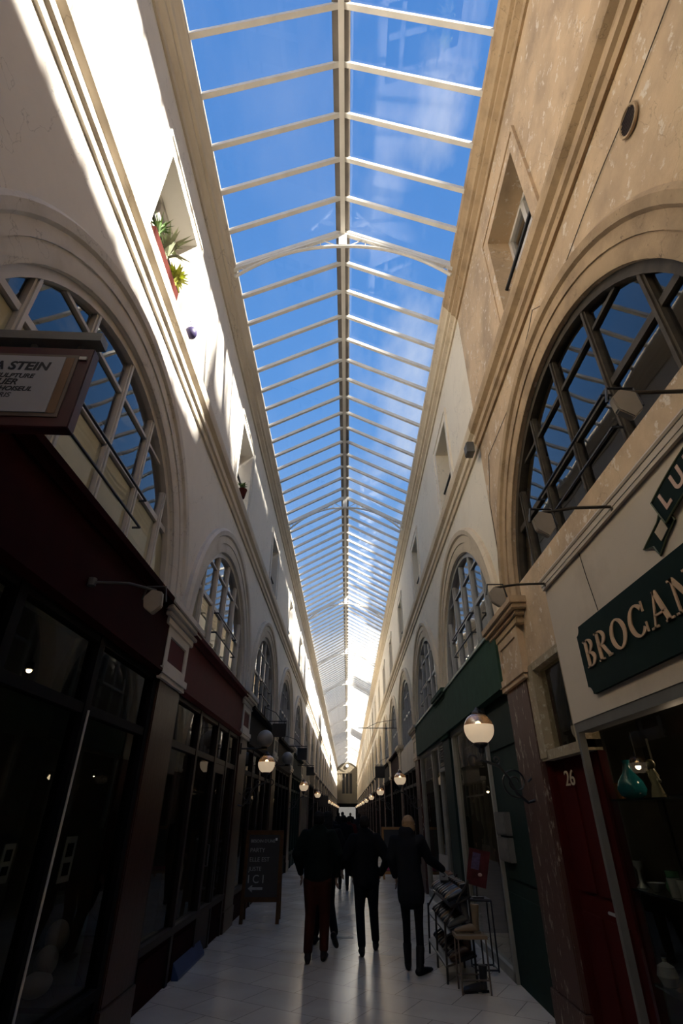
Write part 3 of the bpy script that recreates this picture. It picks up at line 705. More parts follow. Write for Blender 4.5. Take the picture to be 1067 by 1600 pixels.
# right: green shop
def green_shop():
    ya, yb = 6.22, 14.7
    e = empty('shopfront', (1.97, 10.4, 0))
    m = MB(S(1)); m.box((-.1, ya, 2.92), (.10, yb, 3.60)); m.build('fascia', SHOPGRN, e)['label'] = 'long flat green fascia'
    m = MB(S(1)); m.box((-.1, ya, 3.60), (.12, yb, 3.64)); m.build('top_strip', mat('pale_green_strip', (.16, .2, .14), .5), e)
    lf = mat('light_shop_frame', (.22, .21, .18), .45)
    m = MB(S(1)); m.box((-.06, ya+.0, 0), (-.01, 7.58, 2.92)); m.box((-.01, ya+.1, .2), (.005, 7.5, .85)); m.box((-.01, ya+.1, 1.0), (.005, 7.5, 2.2)); m.box((-.01, ya+.1, 2.35), (.005, 7.5, 2.8)); m.build('panelling', SHOPGRND, e)
    m = MB(S(1))
    for y, w in ((7.62, .04), (10.02, .05), (10.75, .05), (10.9, .02), (11.65, .04), (12.6, .035), (14.6, .05)): m.box((-.06, y-w, 0), (.03, y+w, 2.9))
    m.box((-.06, 7.6, .0), (.03, 10.0, .10)); m.box((-.06, 11.6, .0), (.03, 14.6, .14)); m.box((-.06, 7.6, 2.84), (.03, 14.6, 2.92)); m.box((-.05, 10.75, 2.36), (.03, 11.65, 2.42))
    m.build('frame', lf, e)
    m = MB(S(1)); m.box((-.04, 10.8, 2.42), (-.02, 11.6, 2.84))
    for i in range(9): m.box((-.02, 10.85, 2.45+i*.042), (.012, 11.58, 2.465+i*.042))
    m.build('louvre', SHOPBEIGE, e)
    for a, b, z in ((7.66, 9.97, 2.84), (10.8, 11.6, 2.36), (11.7, 12.56, 2.84), (12.64, 14.55, 2.84)):
        m = MB(S(1)); m.add([(-.02, a, .1), (-.02, b, .1), (-.02, b, z), (-.02, a, z)], [(0, 1, 2, 3)]); m.build('pane', GL_SHOP, e, recalc=False)
    m = MB(S(1)); m.box((-.05, 10.08, 0), (0, 10.7, 2.84)); m.build('side_panel', SHOPMAR, e)
    tag(e, 'long dark green shopfront behind the lit globe lamp on the right', 'shopfront')
    for z, lab in ((1.42, 'upper of two small grey electrical boxes on the green panel'), (1.16, 'lower of two small grey electrical boxes on the green panel')):
        b = empty('electrical_box', (1.97, 7.15, z)); m = MB(S(1)); m.box((-.01, 6.98, z), (.07, 7.46, z+.24)); m.build('casing', SHOPGRY, b, bevel=.006)
        m = MB(S(1)); m.box((.07, 7.0, z+.02), (.076, 7.44, z+.22)); m.tube([(.075, 7.05, z+.12), (.085, 7.05, z+.12)], .012, 8); m.build('cover', SHOPGRY, b)
        tag(b, lab, 'electrical box')
green_shop()
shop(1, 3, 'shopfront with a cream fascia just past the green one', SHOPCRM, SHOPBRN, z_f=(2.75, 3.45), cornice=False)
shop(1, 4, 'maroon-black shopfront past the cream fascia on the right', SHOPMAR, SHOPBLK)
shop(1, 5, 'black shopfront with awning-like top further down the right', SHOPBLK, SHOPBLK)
for s in (-1, 1):
    side = 'left' if s < 0 else 'right'
    gr = 'dark shopfronts far down the %s side' % side
    pr_ = None
    for k in range(6, K1+1):
        lab = 'small dark shopfront in the far distance on the %s side' % side
        if pr_ is None: pr_ = shop(s, k, lab, SHOPBRN, SHOPBLK, group=gr, posts=None)
        else: dup(pr_, (s*1.97, CY(k), 0))

# ------------------------------------------------------------------ globe lamps on scroll brackets
GLOW_LOW = glow('frosted_globe_glass', (.95, .72, .48), .42)
GLOW_BULB = glow('lit_bulb', (1.0, .62, .28), 14)
FROST = mat('clear_globe_top', (.5, .42, .3), .15)
def lamp_glass():
    return glass('globe_clear_glass', (.38, .37, .33), 1.5, 1.0, .14, rough=.25)
GTOP = lamp_glass()
def globe(m, r, a0, a1, n=24, k=10):
    vs = []; 
    for i in range(k+1):
        a = R(a0 + (a1-a0)*i/k)
        for j in range(n): vs.append((r*cos(a)*cos(2*pi*j/n), r*cos(a)*sin(2*pi*j/n), r*sin(a)))
    m.add(vs, [(i*n+j, i*n+(j+1) % n, (i+1)*n+(j+1) % n, (i+1)*n+j) for i in range(k) for j in range(n)])
def wall_lamp(s, y, label, group=None, z=2.42, reach=.52):
    """origin at the globe centre; bracket runs to the pier"""
    e = empty('wall_lamp', (s*(1.97-reach), y, z))
    m = MB(); globe(m, .155, -80, 12); m.build('frosted_bowl', GLOW_LOW, e, smooth=True, local=True, recalc=False)
    m = MB(); globe(m, .155, 12, 72); m.build('clear_dome', GTOP, e, smooth=True, local=True, recalc=False)
    m = MB(); m.ball((0, 0, .035), .035, 10, 8, (1, 1, 1.2)); m.build('bulb', GLOW_BULB, e, smooth=True, local=True)
    m = MB(); m.lathe([(.055, .14), (.06, .15), (.05, .17), (.03, .185), (.015, .21), (.0, .22)], n=16); m.lathe([(.015, -.24), (.03, -.22), (.03, -.19), (.065, -.165), (.075, -.15), (.07, -.135)], n=16)
    m.build('metal_cap', BLACK, e, smooth=False, local=True)
    def q(d, z_): return (s*d, 0, z_)
    m = MB()
    m.tube([q(-.10+.05*cos(a_), -.30+.05*sin(a_)) for a_ in [R(t) for t in range(20, 300, 20)]] , .009, 6)
    pts = [q(0, -.24), q(-.02, -.30), q(.05, -.32), q(.16, -.36), q(.24, -.46), q(.30, -.60), q(.40, -.68), q(reach-.04, -.66)]
    m.tube(pts, .014, 8)
    cx_, cz_ = .30, -.50
    m.tube([q(cx_ + (.03+.11*t/40)*cos(t*.28), cz_ + (.03+.11*t/40)*sin(t*.28)) for t in range(0, 41)], .009, 6)
    m.tube([q(.14 + (.012+.03*t/20)*cos(-t*.4), -.30 + (.012+.03*t/20)*sin(-t*.4)) for t in range(0, 21)], .008, 6)
    m.box((min(s*(reach-.05), s*(reach)), -.03, -.85), (max(s*(reach-.05), s*(reach)), .03, -.42))
    m.tube([q(reach-.04, -.46), q(cx_+.13, -.50)], .009, 6)
    m.build('scroll_bracket', BLACK, e, local=True)
    return tag(e, label, 'lamp', group)
wall_lamp(1, 5.83, 'large lit globe lamp on a black scroll bracket, nearest on the right')
wall_lamp(1, 15.22, 'lit globe lamp on the right, second along, left of the blonde woman')
wall_lamp(-1, 10.5, 'lit globe lamp on the left wall, above the chalkboard')
wall_lamp(-1, 19.9, 'smaller lit globe lamp on the left, second from the chalkboard')
wall_lamp(-1, 29.3, 'small lit globe lamp on the left, third from the chalkboard')
for k in range(2, 10):
    if 5.83 + 9.4*k < Y1-2: wall_lamp(1, 5.83+9.4*k, 'tiny lit globe lamp far along the right-hand row', 'distant lamps on the right')
    if k > 2 and 10.5 + 9.4*k < Y1-2: wall_lamp(-1, 10.5+9.4*k, 'tiny lit globe lamp far along the left-hand row', 'distant lamps on the left')
def ball_sign(y, z, x, label):
    e = empty('globe_sign', (x, y, z)); m = MB(); m.ball((0, 0, 0), .15, 24, 16); m.build('globe', mat('opal_glass', (.30, .28, .25), .35), e, smooth=True, local=True)
    m = MB(); m.tube([(-.42, 0, -.17), (.05, 0, -.17)], .014, 8); m.lathe([(.05, -.18), (.06, -.14)], n=12); m.box((-.5, -.03, -.26), (-.42, .03, -.08)); m.build('arm', BLACK, e, local=True)
    tag(e, label, 'lamp')
ball_sign(10.3, 2.83, -1.48, 'unlit white globe directly above the lit lamp on the left')
ball_sign(14.4, 2.84, -1.48, 'dim unlit globe on the left wall, behind the two nearer ones')

# ------------------------------------------------------------------ hanging sign with the sculptor's name
def studio_sign():
    x0, x1, z0, z1, y = -1.95, -1.19, 3.12, 3.62, 1.75
    e = empty('hanging_sign', ((x0+x1)/2, y, z0)); e.rotation_euler = (0, 0, R(3))
    cx_, w = 0, x1-x0
    def L(a): return a
    wr = mat('sign_dark_red', (.05, .006, .008), .45)
    m = MB(); a, b = -w/2, w/2
    m.box((a, -.03, 0), (b, .03, z1-z0)); m.build('board', wr, e, local=True, bevel=.004)
    m = MB(); m.box((a+.05, -.036, .055), (b-.06, -.03, z1-z0-.055)); m.build('inner_frame', mat('sign_inner_frame', (.12, .09, .07), .5), e, local=True)
    m = MB(); m.box((b-.115, -.038, .075), (b-.075, -.036, z1-z0-.075)); m.build('wooden_edge', mat('sign_wood', (.16, .085, .035), .5), e, local=True)
    m = MB(); m.box((a+.06, -.042, .075), (b-.115, -.036, z1-z0-.075)); m.build('white_panel', mat('sign_white', (.33, .33, .35), .5, 0, .04), e, local=True)
    m = MB(); m.box((a, -.045, z1-z0+.045), (b+.02, .03, z1-z0+.10)); m.build('top_rail', mat('sign_grey_rail', (.14, .14, .13), .4), e, local=True)
    m = MB()
    for x in (a+.12, b-.32, b-.09): m.box((x-.012, -.008, z1-z0), (x+.012, .008, z1-z0+.05))
    m.box((b-.055, -.04, z1-z0-.085), (b-.02, -.03, z1-z0-.065)); m.build('hook', mat('worn_nickel', (.5, .5, .48)), e, local=True)
    ink = mat('sign_black_ink', (.008, .008, .01), .5)
    for t, xr, z, sz, sh_, bd in (('ANNA STEIN', -.176, .355, .073, .15, .0022), ('PEINTURE - SCULPTURE', -.23, .292, .038, .2, .0008), ('ATELIER', -.295, .252, .05, .25, .0012), ('PASSAGE CHOISEUL', -.215, .210, .038, .25, .0008), ('75002 PARIS', -.30, .170, .040, .2, 0)):
        vs, fs = text_mesh(t, sz, .001, shear=sh_, bold=bd, align='RIGHT')
        m = MB(); m.add([(b + xr + v.x, -.0425 - v.z, z + v.y) for v in vs], fs); m.build('line_of_lettering', ink, e, local=True)
    tag(e, 'dark red framed sign hanging at the left edge with black lettering on white', 'sign')
studio_sign()

# ------------------------------------------------------------------ spotlights on arms
def flood(s, y, z0, z1, x1, label, tilt=0, yd=0):
    e = empty('floodlight', (s*1.88, y, z0))
    m = MB(); m.tube([(s*1.90, y, z0), (s*1.6, y+yd*.5, z0-.01), (s*x1, y+yd, z1)], .011, 8); m.lathe([(.03, -.03), (.03, .03)], c=(s*1.88, y, z0), n=12); m.build('arm', BROWNF if s > 0 else SHOPGRY, e)
    m = MB(); cx_, cy_, cz_ = s*x1, y+yd, z1-.09
    m.extr([(cx_-.075, cz_+.03), (cx_-.02, cz_+.09), (cx_+.06, cz_+.07), (cx_+.07, cz_-.04), (cx_+.01, cz_-.10), (cx_-.06, cz_-.05)], 1, cy_-.03, cy_+.015)
    m.build('lamp_head', mat('floodlight_beige', (.30, .25, .19) if s > 0 else (.25, .23, .2), .5), e, bevel=.006)
    m = MB(); m.tube([(cx_-.09, cy_, cz_+.02), (cx_-.07, cy_, cz_+.12), (cx_+.07, cy_, cz_+.12), (cx_+.09, cy_, cz_)], .008, 6); m.build('yoke', BLACK, e)
    tag(e, label, 'floodlight')
flood(1, 2.0, 3.57, 3.56, 1.50, 'floodlight on an arm over the ribbon sign, in front of the big arched window')
flood(1, 2.98, 3.45, 3.40, 1.37, 'floodlight on an arm at the left corner of the ribbon sign')
flood(1, 4.33, 3.45, 3.41, 1.40, 'floodlight on an arm by the far end of the cream fascia')
flood(-1, 3.57, 3.15, 3.08, 1.38, 'small spotlight on a pale arm over the black shop on the left')

# ------------------------------------------------------------------ things on the walls
m = MB(S(1)); m.box((.10, 5.76, 6.05), (.20, 5.92, 6.22)); m.box((.2, 5.77, 6.06), (.21, 5.91, 6.21)); tag(m.build('junction_box', SHOPGRY), 'small grey junction box on the moulding where ochre plaster turns pale', 'junction box')
for y, z, lab in ((1.62, 5.66, 'round rusty wall vent in the ochre plaster, lower one with a dark ring'), (.78, 5.35, 'round dark wall vent at the top right corner of the picture')):
    m = MB(); n = 20
    e = empty('wall_vent', (1.97, y, z))
    q = MB(S(1)); 
    for r_, d_ in ((.095, .02),): 
        q.add([(d_*(j % 2), y + r_*cos(2*pi*i/n), z + r_*sin(2*pi*i/n)) for i in range(n) for j in (0, 1)] , [(2*i, 2*((i+1) % n), 2*((i+1) % n)+1, 2*i+1) for i in range(n)])
        q.tube([(.015, y + r_*cos(2*pi*i/n), z + r_*sin(2*pi*i/n)) for i in range(n+1)], .012, 6)
    q.build('ring', TR_OCHRE, e)
    q = MB(S(1)); q.add([(.012, y + .09*cos(2*pi*i/n), z + .09*sin(2*pi*i/n)) for i in range(n)], [tuple(range(n))])
    for j in range(-3, 4): h = math.sqrt(.085**2 - (j*.022)**2); q.box((.012, y-h, z+j*.022-.004), (.02, y+h, z+j*.022+.004))
    q.build('grille', mat('rusty_grille', (.05, .03, .02), .8), e); tag(e, lab, 'wall vent')
m = MB(S(1)); m.tube([(.010, .6, 5.79), (.010, 1.06, 5.775), (.010, 1.6, 5.755), (.010, 1.93, 5.78), (.010, 2.28, 5.785), (.010, 2.79, 5.76), (.055, 3.1, 5.74), (.09, 3.3, 5.9), (.012, 3.6, 6.0), (.010, 4.5, 5.75), (.010, 5.5, 5.78), (.010, 5.78, 5.2), (.010, 5.8, 3.7)], .004, 5)
tag(m.build('wall_cable', BROWNF), 'thin dark cable running across the ochre plaster over the big arch', 'cable')
# window box and plants at the first upper window on the left
def window_box():
    e = empty('window_box', (-1.86, 3.35, 6.63))
    tc = mat('terracotta_box', (.07, .014, .010), .8, spec=.1)
    m = MB(S(-1)); m.extr([(0, 0)] and [(.02, 6.64), (.15, 6.64), (.18, 6.86), (-.01, 6.86)], 1, 3.0, 4.02) if False else m.box((.0, 2.95, 6.64), (.09, 3.75, 6.80)); m.build('trough', tc, e, bevel=.01)
    m = MB(S(-1)); m.box((.01, 2.97, 6.80), (.08, 3.73, 6.815)); m.build('soil', SHOPBRN, e)
    return tag(e, 'terracotta window box on the sill of the first upper window on the left', 'window box')
window_box()
def plant(y, z, n, l, spread, mt, name, label, droop=.3):
    e = empty(name, (-1.90, y, z)); r_ = random.Random(int(y*100))
    m = MB()
    for i in range(n):
        a = r_.uniform(0, 2*pi); ln = l*r_.uniform(.6, 1.1); sp = spread*r_.uniform(.3, 1); w = .009 if droop < .5 else .02
        p = [Vector((0, 0, 0)), Vector((cos(a)*sp*.4, sin(a)*sp*.4, ln*.6)), Vector((cos(a)*sp, sin(a)*sp, ln*(1-droop*r_.random())))]
        sd_ = Vector((-sin(a), cos(a), 0))*w
        m.add([tuple(p[0]-sd_), tuple(p[0]+sd_), tuple(p[1]+sd_), tuple(p[1]-sd_), tuple(p[2]+Vector((0, 0, 0)))], [(0, 1, 2, 3), (3, 2, 4)])
    m.build('foliage', mt, e, local=True, recalc=False)
    m = MB(); m.lathe([(.02, -.02), (.03, 0), (.015, .03)], n=8); m.build('crown', mt, e, local=True)
    tag(e, label, 'plant')
GRN = mat('leaf_green', (.08, .16, .03), .6, 0, .3, 20); YEL = mat('leaf_yellow_green', (.42, .45, .06), .6, 0, .3, 20); SPK = mat('leaf_grey_green', (.30, .33, .2), .6, 0, .2, 20)
plant(3.05, 6.80, 40, .26, .16, GRN, 'potted_plant', 'dark green tuft at the near end of the window box')
plant(3.3, 6.80, 54, .36, .30, SPK, 'spiky_plant', 'spiky grey-green plant in the middle of the window box', .5)
plant(3.62, 6.80, 60, .26, .2, YEL, 'leafy_plant', 'yellow-green plant at the far end of the window box', .6)
m = MB(); m.ball((-1.85, 4.22, 6.70), .075, 16, 12, (1, 1, 1.1)); m.tube([(-1.85, 4.22, 6.78), (-1.90, 4.25, 6.95), (-1.95, 4.28, 7.0)], .006, 5)
tag(m.build('hanging_ball', mat('violet_ball', (.04, .03, .10), .5), smooth=True), 'small violet ball hanging beside the window box', 'ball')
m = MB(); m.lathe([(.05, 0), (.08, .16), (.085, .16), (.085, .18)], c=(-1.88, 7.9, 6.63), n=14); tag(m.build('flower_pot', mat('terracotta_box', (.22, .045, .03)), smooth=False), 'terracotta pot on the sill of the second upper window on the left', 'flower pot')
plant(7.9, 6.8, 24, .2, .12, GRN, 'trailing_plant', 'small plant in the pot of the second upper left window', .8)

# brackets and small signs further down
def bracket(s, y, z, reach, label, board=None):
    e = empty('sign_bracket', (s*1.97, y, z)); m = MB()
    m.tube([(s*1.97, y, z), (s*(1.97-reach), y, z)], .014, 6); m.tube([(s*1.97, y, z+.32), (s*(1.97-reach*.5), y, z+.2), (s*(1.97-reach*.8), y, z)], .009, 6); m.box((min(s*1.95, s*1.98), y-.03, z-.1), (max(s*1.95, s*1.98), y+.03, z+.35))
    m.build('arm', BLACK, e)
    if board:
        w, h, mt = board; x = s*(1.97-reach+w/2) ; m = MB(); m.box((x-w/2, y-.02, z-h-.05), (x+w/2, y+.02, z-.05)); m.box((x-w/2+.04, y-.024, z-h-.01), (x+w/2-.04, y-.02, z-.09)); m.build('board', mt, e, bevel=.004)
        m = MB()
        for dx in (-w*.35, w*.35): m.box((x+dx-.006, y-.006, z-.06), (x+dx+.006, y+.006, z))
        m.build('hanger', BLACK, e)
    tag(e, label, 'sign bracket')
bracket(1, 21.1, 4.45, 1.5, 'long thin iron bracket reaching over the arcade on the right')
bracket(-1, 13.2, 3.55, .55, 'iron bracket with a dark square sign on the left, nearest of those', (.34, .30, BLACK))
bracket(-1, 17.6, 3.45, .75, 'iron bracket with a dark sign on the left, middle one', (.3, .34, BLACK))
bracket(-1, 22.5, 3.25, .7, 'iron bracket with a dark sign on the left, farthest one', (.3, .3, BLACK))
bracket(1, 27, 3.6, .6, 'dark hanging sign in the distance on the right', (.45, .5, BLACK))
bracket(-1, 37, 2.6, .8, 'dark square hanging sign low in the distance on the left', (.6, .6, BLACK))

# ------------------------------------------------------------------ chalkboards
WOOD = mat('orange_brown_wood', (.07, .034, .012), .6, 0, .25, 12, spec=.15); SLATE = mat('blackboard', (.010, .012, .014), .5, 0, .1)
def chalkboard(x, y, w, h, rz, wood, label, lines, strip=None, clear=.30):
    e = empty('chalkboard', (x, y, 0), rz)
    lean = .10
    def P(u, v, n=0): return (u, v/h*lean*1.0 - n, v)      # front face leans back
    def fbox(m, u0, u1, v0, v1, n0, n1):
        c = [P(u0, v0, n0), P(u1, v0, n0), P(u1, v0, n1), P(u0, v0, n1), P(u0, v1, n0), P(u1, v1, n0), P(u1, v1, n1), P(u0, v1, n1)]
        m.add(c, [(0, 3, 2, 1), (4, 5, 6, 7), (0, 1, 5, 4), (1, 2, 6, 5), (2, 3, 7, 6), (3, 0, 4, 7)])
    m = MB(); fbox(m, -w/2, -w/2+.06, 0, h, -.015, .02); fbox(m, w/2-.06, w/2, 0, h, -.015, .02); fbox(m, -w/2+.06, w/2-.06, h-.07, h, -.015, .02); fbox(m, -w/2+.06, w/2-.06, clear, clear+.07, -.015, .02)
    m.build('front_frame', wood, e, local=True)
    m = MB(); fbox(m, -w/2+.06, w/2-.06, clear+.07, h-.07, -.008, .008); m.build('slate', SLATE, e, local=True)
    m = MB()
    for u in (-w/2, w/2-.05):
        m.add([(u, .14, h-.03), (u+.05, .14, h-.03), (u+.05, .10, h-.03), (u, .10, h-.03), (u, .5, 0), (u+.05, .5, 0), (u+.05, .46, 0), (u, .46, 0)], [(0, 1, 2, 3), (4, 7, 6, 5), (0, 4, 5, 1), (1, 5, 6, 2), (2, 6, 7, 3), (3, 7, 4, 0)])
    m.box((-w/2, .39, .3), (w/2, .42, .35)); m.build('rear_leg', wood, e, local=True)
    chalk = mat('chalk', (.30, .32, .34), .9)
    if lines:
        for t, u, v, sz in lines:
            vs, fs = text_mesh(t, sz, .0008, align='LEFT'); m = MB(); m.add([(u + a.x, P(0, v + a.y, .0105)[1] - a.z, v + a.y) for a in vs], fs); m.build('chalk_word', chalk, e, local=True, recalc=False)
        m = MB()
        ar = [(-.24, .49), (-.16, .545), (-.165, .51), (.02, .51), (.02, .47), (-.165, .47), (-.16, .435)]
        m.add([(u, P(0, v, .011)[1], v) for u, v in ar], [(0, 1, 2, 3, 4, 5, 6)])
        m.build('chalk_arrow', chalk, e, local=True, recalc=False)
        m = MB(); fbox(m, .20, .235, h-.16, h-.12, .008, .02); m.build('chalk_piece', mat('white_chalk', (.6, .6, .6), .9), e, local=True)
    if strip: m = MB(); fbox(m, -w/2+.07, w/2-.07, clear+.09, clear+.17, .008, .012); m.build('colour_strip', strip, e, local=True)
    tag(e, label, 'chalkboard')
chalkboard(-1.47, 11.05, .68, 1.36, R(3), WOOD, 'standing chalkboard on the left with chalked words ending ICI and an arrow',
           [('BESOIN D\'UNE', -.25, 1.19, .068), ('PARTY', -.25, 1.05, .09), ('ELLE EST', -.25, .91, .095), ('JUSTE', -.25, .77, .09), ('I C I', -.26, .62, .17)])
chalkboard(1.38, 17.9, .62, 1.28, R(-2), mat('bright_orange_wood', (.32, .14, .03), .5), 'orange-framed chalkboard standing on the right between the dark-coated man and the woman', None, mat('pink_strip', (.30, .02, .08), .6), clear=.12)

# ------------------------------------------------------------------ shoe rack, boots, stand
def rack():
    e = empty('shoe_rack', (1.34, 8.3, 0)); mt = mat('rack_dark_wood', (.02, .014, .010), .5)
    for y in (7.58, 8.30, 9.02):
        m = MB()
        for x in (1.17, 1.50): m.tube([(x, y, 0), (x + (.02 if x < 1.3 else 0), y, .95 if x > 1.3 else .55)], .014, 6)
        m.tube([(1.19, y, .52), (1.50, y, .93)], .012, 6); m.build('upright', mt, e)
    for i, (x0, z0) in enumerate(((1.16, .14), (1.20, .42), (1.27, .68))):
        q = MB(); q.extr([(x0, z0), (1.52, z0+.10), (1.52, z0+.12), (x0, z0+.02)], 1, 7.56, 9.04); q.build('shelf', mt, e)
    tag(e, 'dark slanted shoe rack on the floor in front of the woman', 'rack')
rack()
def boot_mesh(m, h, w=.045, L=.25, heel=.02):
    """boot pointing along -x with its heel at the origin"""
    foot = [((0.01, 0, .045), (.035, .034)), ((-.03, 0, .045), (.042, .038)), ((-.10, 0, .042), (.04, .036)), ((-.17, 0, .034), (.032, .042)), ((-.22, 0, .028), (.025, .038)), ((-.25, 0, .022), (.012, .02))]
    m.tube([p for p, _ in foot], [r_ for _, r_ in foot], 10)
    sh_ = [((-.005, 0, .03), (.036, .036)), ((-.01, 0, .09), (.042, .036)), ((-.005, 0, .5*h), (.042, .04)), ((0, 0, h), (.05, .048))]
    m.tube([p for p, _ in sh_], [r_ for _, r_ in sh_], 12)
    m.box((-.04, -.03, 0), (.035, .03, heel)); m.box((-.24, -.035, 0), (-.09, .035, .012))
BT = [mat('boot_black_leather', (.012, .011, .012), .35), mat('boot_brown_leather', (.06, .028, .012), .4), mat('boot_tan_suede', (.17, .115, .065), .8), mat('boot_grey_suede', (.09, .085, .075), .85)]
bp_ = {}
def boot(x, y, z, kind, mi, label, group, rz=0, tilt=0):
    key = (kind, mi)
    if key not in bp_:
        m = MB(); boot_mesh(m, kind); bp_[key] = m.build('boot' if kind > .13 else 'shoe', BT[mi], origin=(0, 0, 0), smooth=False); smooth_by_angle(bp_[key]); o = bp_[key]
    else: o = bp_[key].copy(); COL.objects.link(o)
    o.location = (x, y, z); o.rotation_euler = (0, tilt, rz); tag(o, label, 'boot' if kind > .13 else 'shoe', group)
rr_ = random.Random(3)
for row, (x, z, nm) in enumerate(((1.47, .250, 'bottom'), (1.48, .532, 'middle'), (1.49, .787, 'top'))):
    for i in range(10):
        y = 7.66 + i*.142
        boot(x, y, z + .004, .12 if row != 1 else .2, [1, 0, 0, 3, 0, 1, 0, 2, 0, 0][(i + row*3) % 10], 'dark footwear lined up on the %s shelf of the rack' % nm, 'footwear on the %s shelf' % nm, tilt=-.27)
boot(1.46, 7.50, .62, .24, 2, 'tan suede ankle boot standing at the near end of the rack', None) if False else None
def display_box():
    e = empty('display_stool', (1.42, 7.3, 0)); m = MB(); mt = mat('stool_brown_metal', (.10, .07, .05), .5)
    for x in (1.26, 1.56):
        for y in (7.18, 7.42): m.tube([(x, y, 0), (x, y, .46)], .010, 6)
    m.tube([(1.26, 7.18, .12), (1.56, 7.18, .12), (1.56, 7.42, .12), (1.26, 7.42, .12), (1.26, 7.18, .12)], .008, 5); m.build('leg', mt, e)
    m = MB(); m.box((1.24, 7.16, .46), (1.58, 7.44, .49)); m.build('top', mat('boot_tan_suede', (.17, .115, .065)), e)
    tag(e, 'small thin-legged stool holding a tan boot at the near end of the rack', 'stool')
display_box()
boot(1.50, 7.3, .491, .26, 2, 'tan suede boot standing on the stool', None, R(0))
boot(1.52, 7.30, .002, .22, 0, 'black boot standing under the stool', None, R(10))
def stand():
    e = empty('display_stand', (1.76, 8.2, 0)); m = MB()
    for z in (.02, .69):
        m.tube([(1.60, 8.08, z), (1.87, 8.08, z), (1.87, 8.34, z), (1.60, 8.34, z), (1.60, 8.08, z)], .010, 6)
    for x in (1.60, 1.87):
        for y in (8.08, 8.34): m.tube([(x, y, .0), (x, y, .69)], .010, 6)
    m.build('frame', BLACK, e); m = MB(); m.box((1.60, 8.08, .69), (1.87, 8.34, .705)); m.build('top', BLACK, e)
    tag(e, 'open black metal cube-frame stand by the green shop', 'stand')
    p = empty('poster_holder', (1.74, 8.2, .705)); m = MB()
    m.extr([(1.60, .86), (1.85, .80), (1.96, 1.20), (1.69, 1.25)], 1, 8.19, 8.21); m.build('poster', mat('pink_red_poster', (.07, .014, .014), .5, 0, .6, 6, spec=.2), p)
    m = MB(); m.extr([(1.68, 1.02), (1.78, 1.00), (1.83, 1.18), (1.73, 1.20)], 1, 8.182, 8.19); m.build('lilac_panel', mat('lilac_print', (.08, .055, .12), .5, 0, .5, 30), p)
    m = MB(); m.ball((1.79, 8.185, .95), .028, 10, 6, (1, .2, .7)); m.build('white_motif', mat('pale_pink_print', (.45, .30, .25), .5), p)
    m = MB(); m.tube([(1.73, 8.22, .705), (1.74, 8.22, .9)], .012, 6); m.box((1.66, 8.14, .705), (1.80, 8.26, .72)); m.build('foot', BLACK, p)
    tag(p, 'tilted glossy red and pink poster on the black stand', 'poster')
stand()
def price_card():
    e = empty('price_card', (1.36, 8.5, .84)); m = MB(); m.extr([(1.30, .86), (1.42, .86), (1.44, 1.14), (1.32, 1.16)], 1, 8.49, 8.497); m.build('card', mat('white_card', (.30, .29, .28), .5), e)
    vs, fs = text_mesh('5', .11, .001); m = MB(); m.add([(1.365 + v.x, 8.489 - v.z, .93 + v.y) for v in vs], fs); m.build('printing', BLACK, e)
    m = MB(); m.box((1.31, 8.47, .835), (1.42, 8.52, .862)); m.build('foot', BLACK, e); tag(e, 'white card standing over the shoe rack', 'card')
price_card()

# ------------------------------------------------------------------ things behind glass on the left
def framed(y, z, w, h, lab, d=-.035):
    e = empty('window_notice', (-1.99, y, z)); m = MB(S(-1)); m.box((d, y-w/2, z), (d+.006, y+w/2, z+h)); m.build('sheet', mat('pale_notice', (.15, .15, .14), .6), e)
    m = MB(S(-1)); m.box((d+.006, y-w*.28, z+.04), (d+.008, y+w*.28, z+h*.42)); m.box((d+.006, y-w*.28, z+h*.55), (d+.008, y+w*.28, z+h*.85)); m.build('picture', SHOPBLK, e); tag(e, lab, 'notice')
framed(4.48, 1.21, .18, .28, 'white notice with dark pictures behind glass, right of the pale strip')
framed(3.68, 1.28, .12, .2, 'narrow pale notice behind the black shop window at the left edge')
framed(3.42, 1.3, .2, .24, 'pale notice touching the left edge of the picture')
def sculpture():
    e = empty('sculpture', (-2.35, 5.3, .42)); W = mat('white_plaster_form', (.20, .18, .16), .6)
    m = MB(); m.ball((-2.35, 5.28, .62), .085, 20, 14, (1, 1.2, 1.2)); m.ball((-2.35, 5.38, .76), .09, 20, 14, (1, 1, 1.25)); m.build('upper_form', W, e, smooth=True)
    m = MB(); m.ball((-2.35, 5.2, .50), .10, 20, 14, (1, 1.6, .8)); m.build('lower_form', W, e, smooth=True)
    m = MB(); m.box((-2.6, 4.95, .40), (-2.1, 5.5, .43)); m.build('plinth', SHOPBRN, e); tag(e, 'pale rounded abstract sculpture low in the left shop window', 'sculpture')
sculpture()
m = MB(); m.extr([(-1.95, .0), (-1.87, 0), (-1.87, .03), (-1.95, .16)], 1, 7.62, 8.85)
o = m.build('draught_board', mat('blue_panel', (.03, .06, .14), .35), bevel=.003); tag(o, 'low blue wedge-shaped board against the wine-red shop base', 'board')

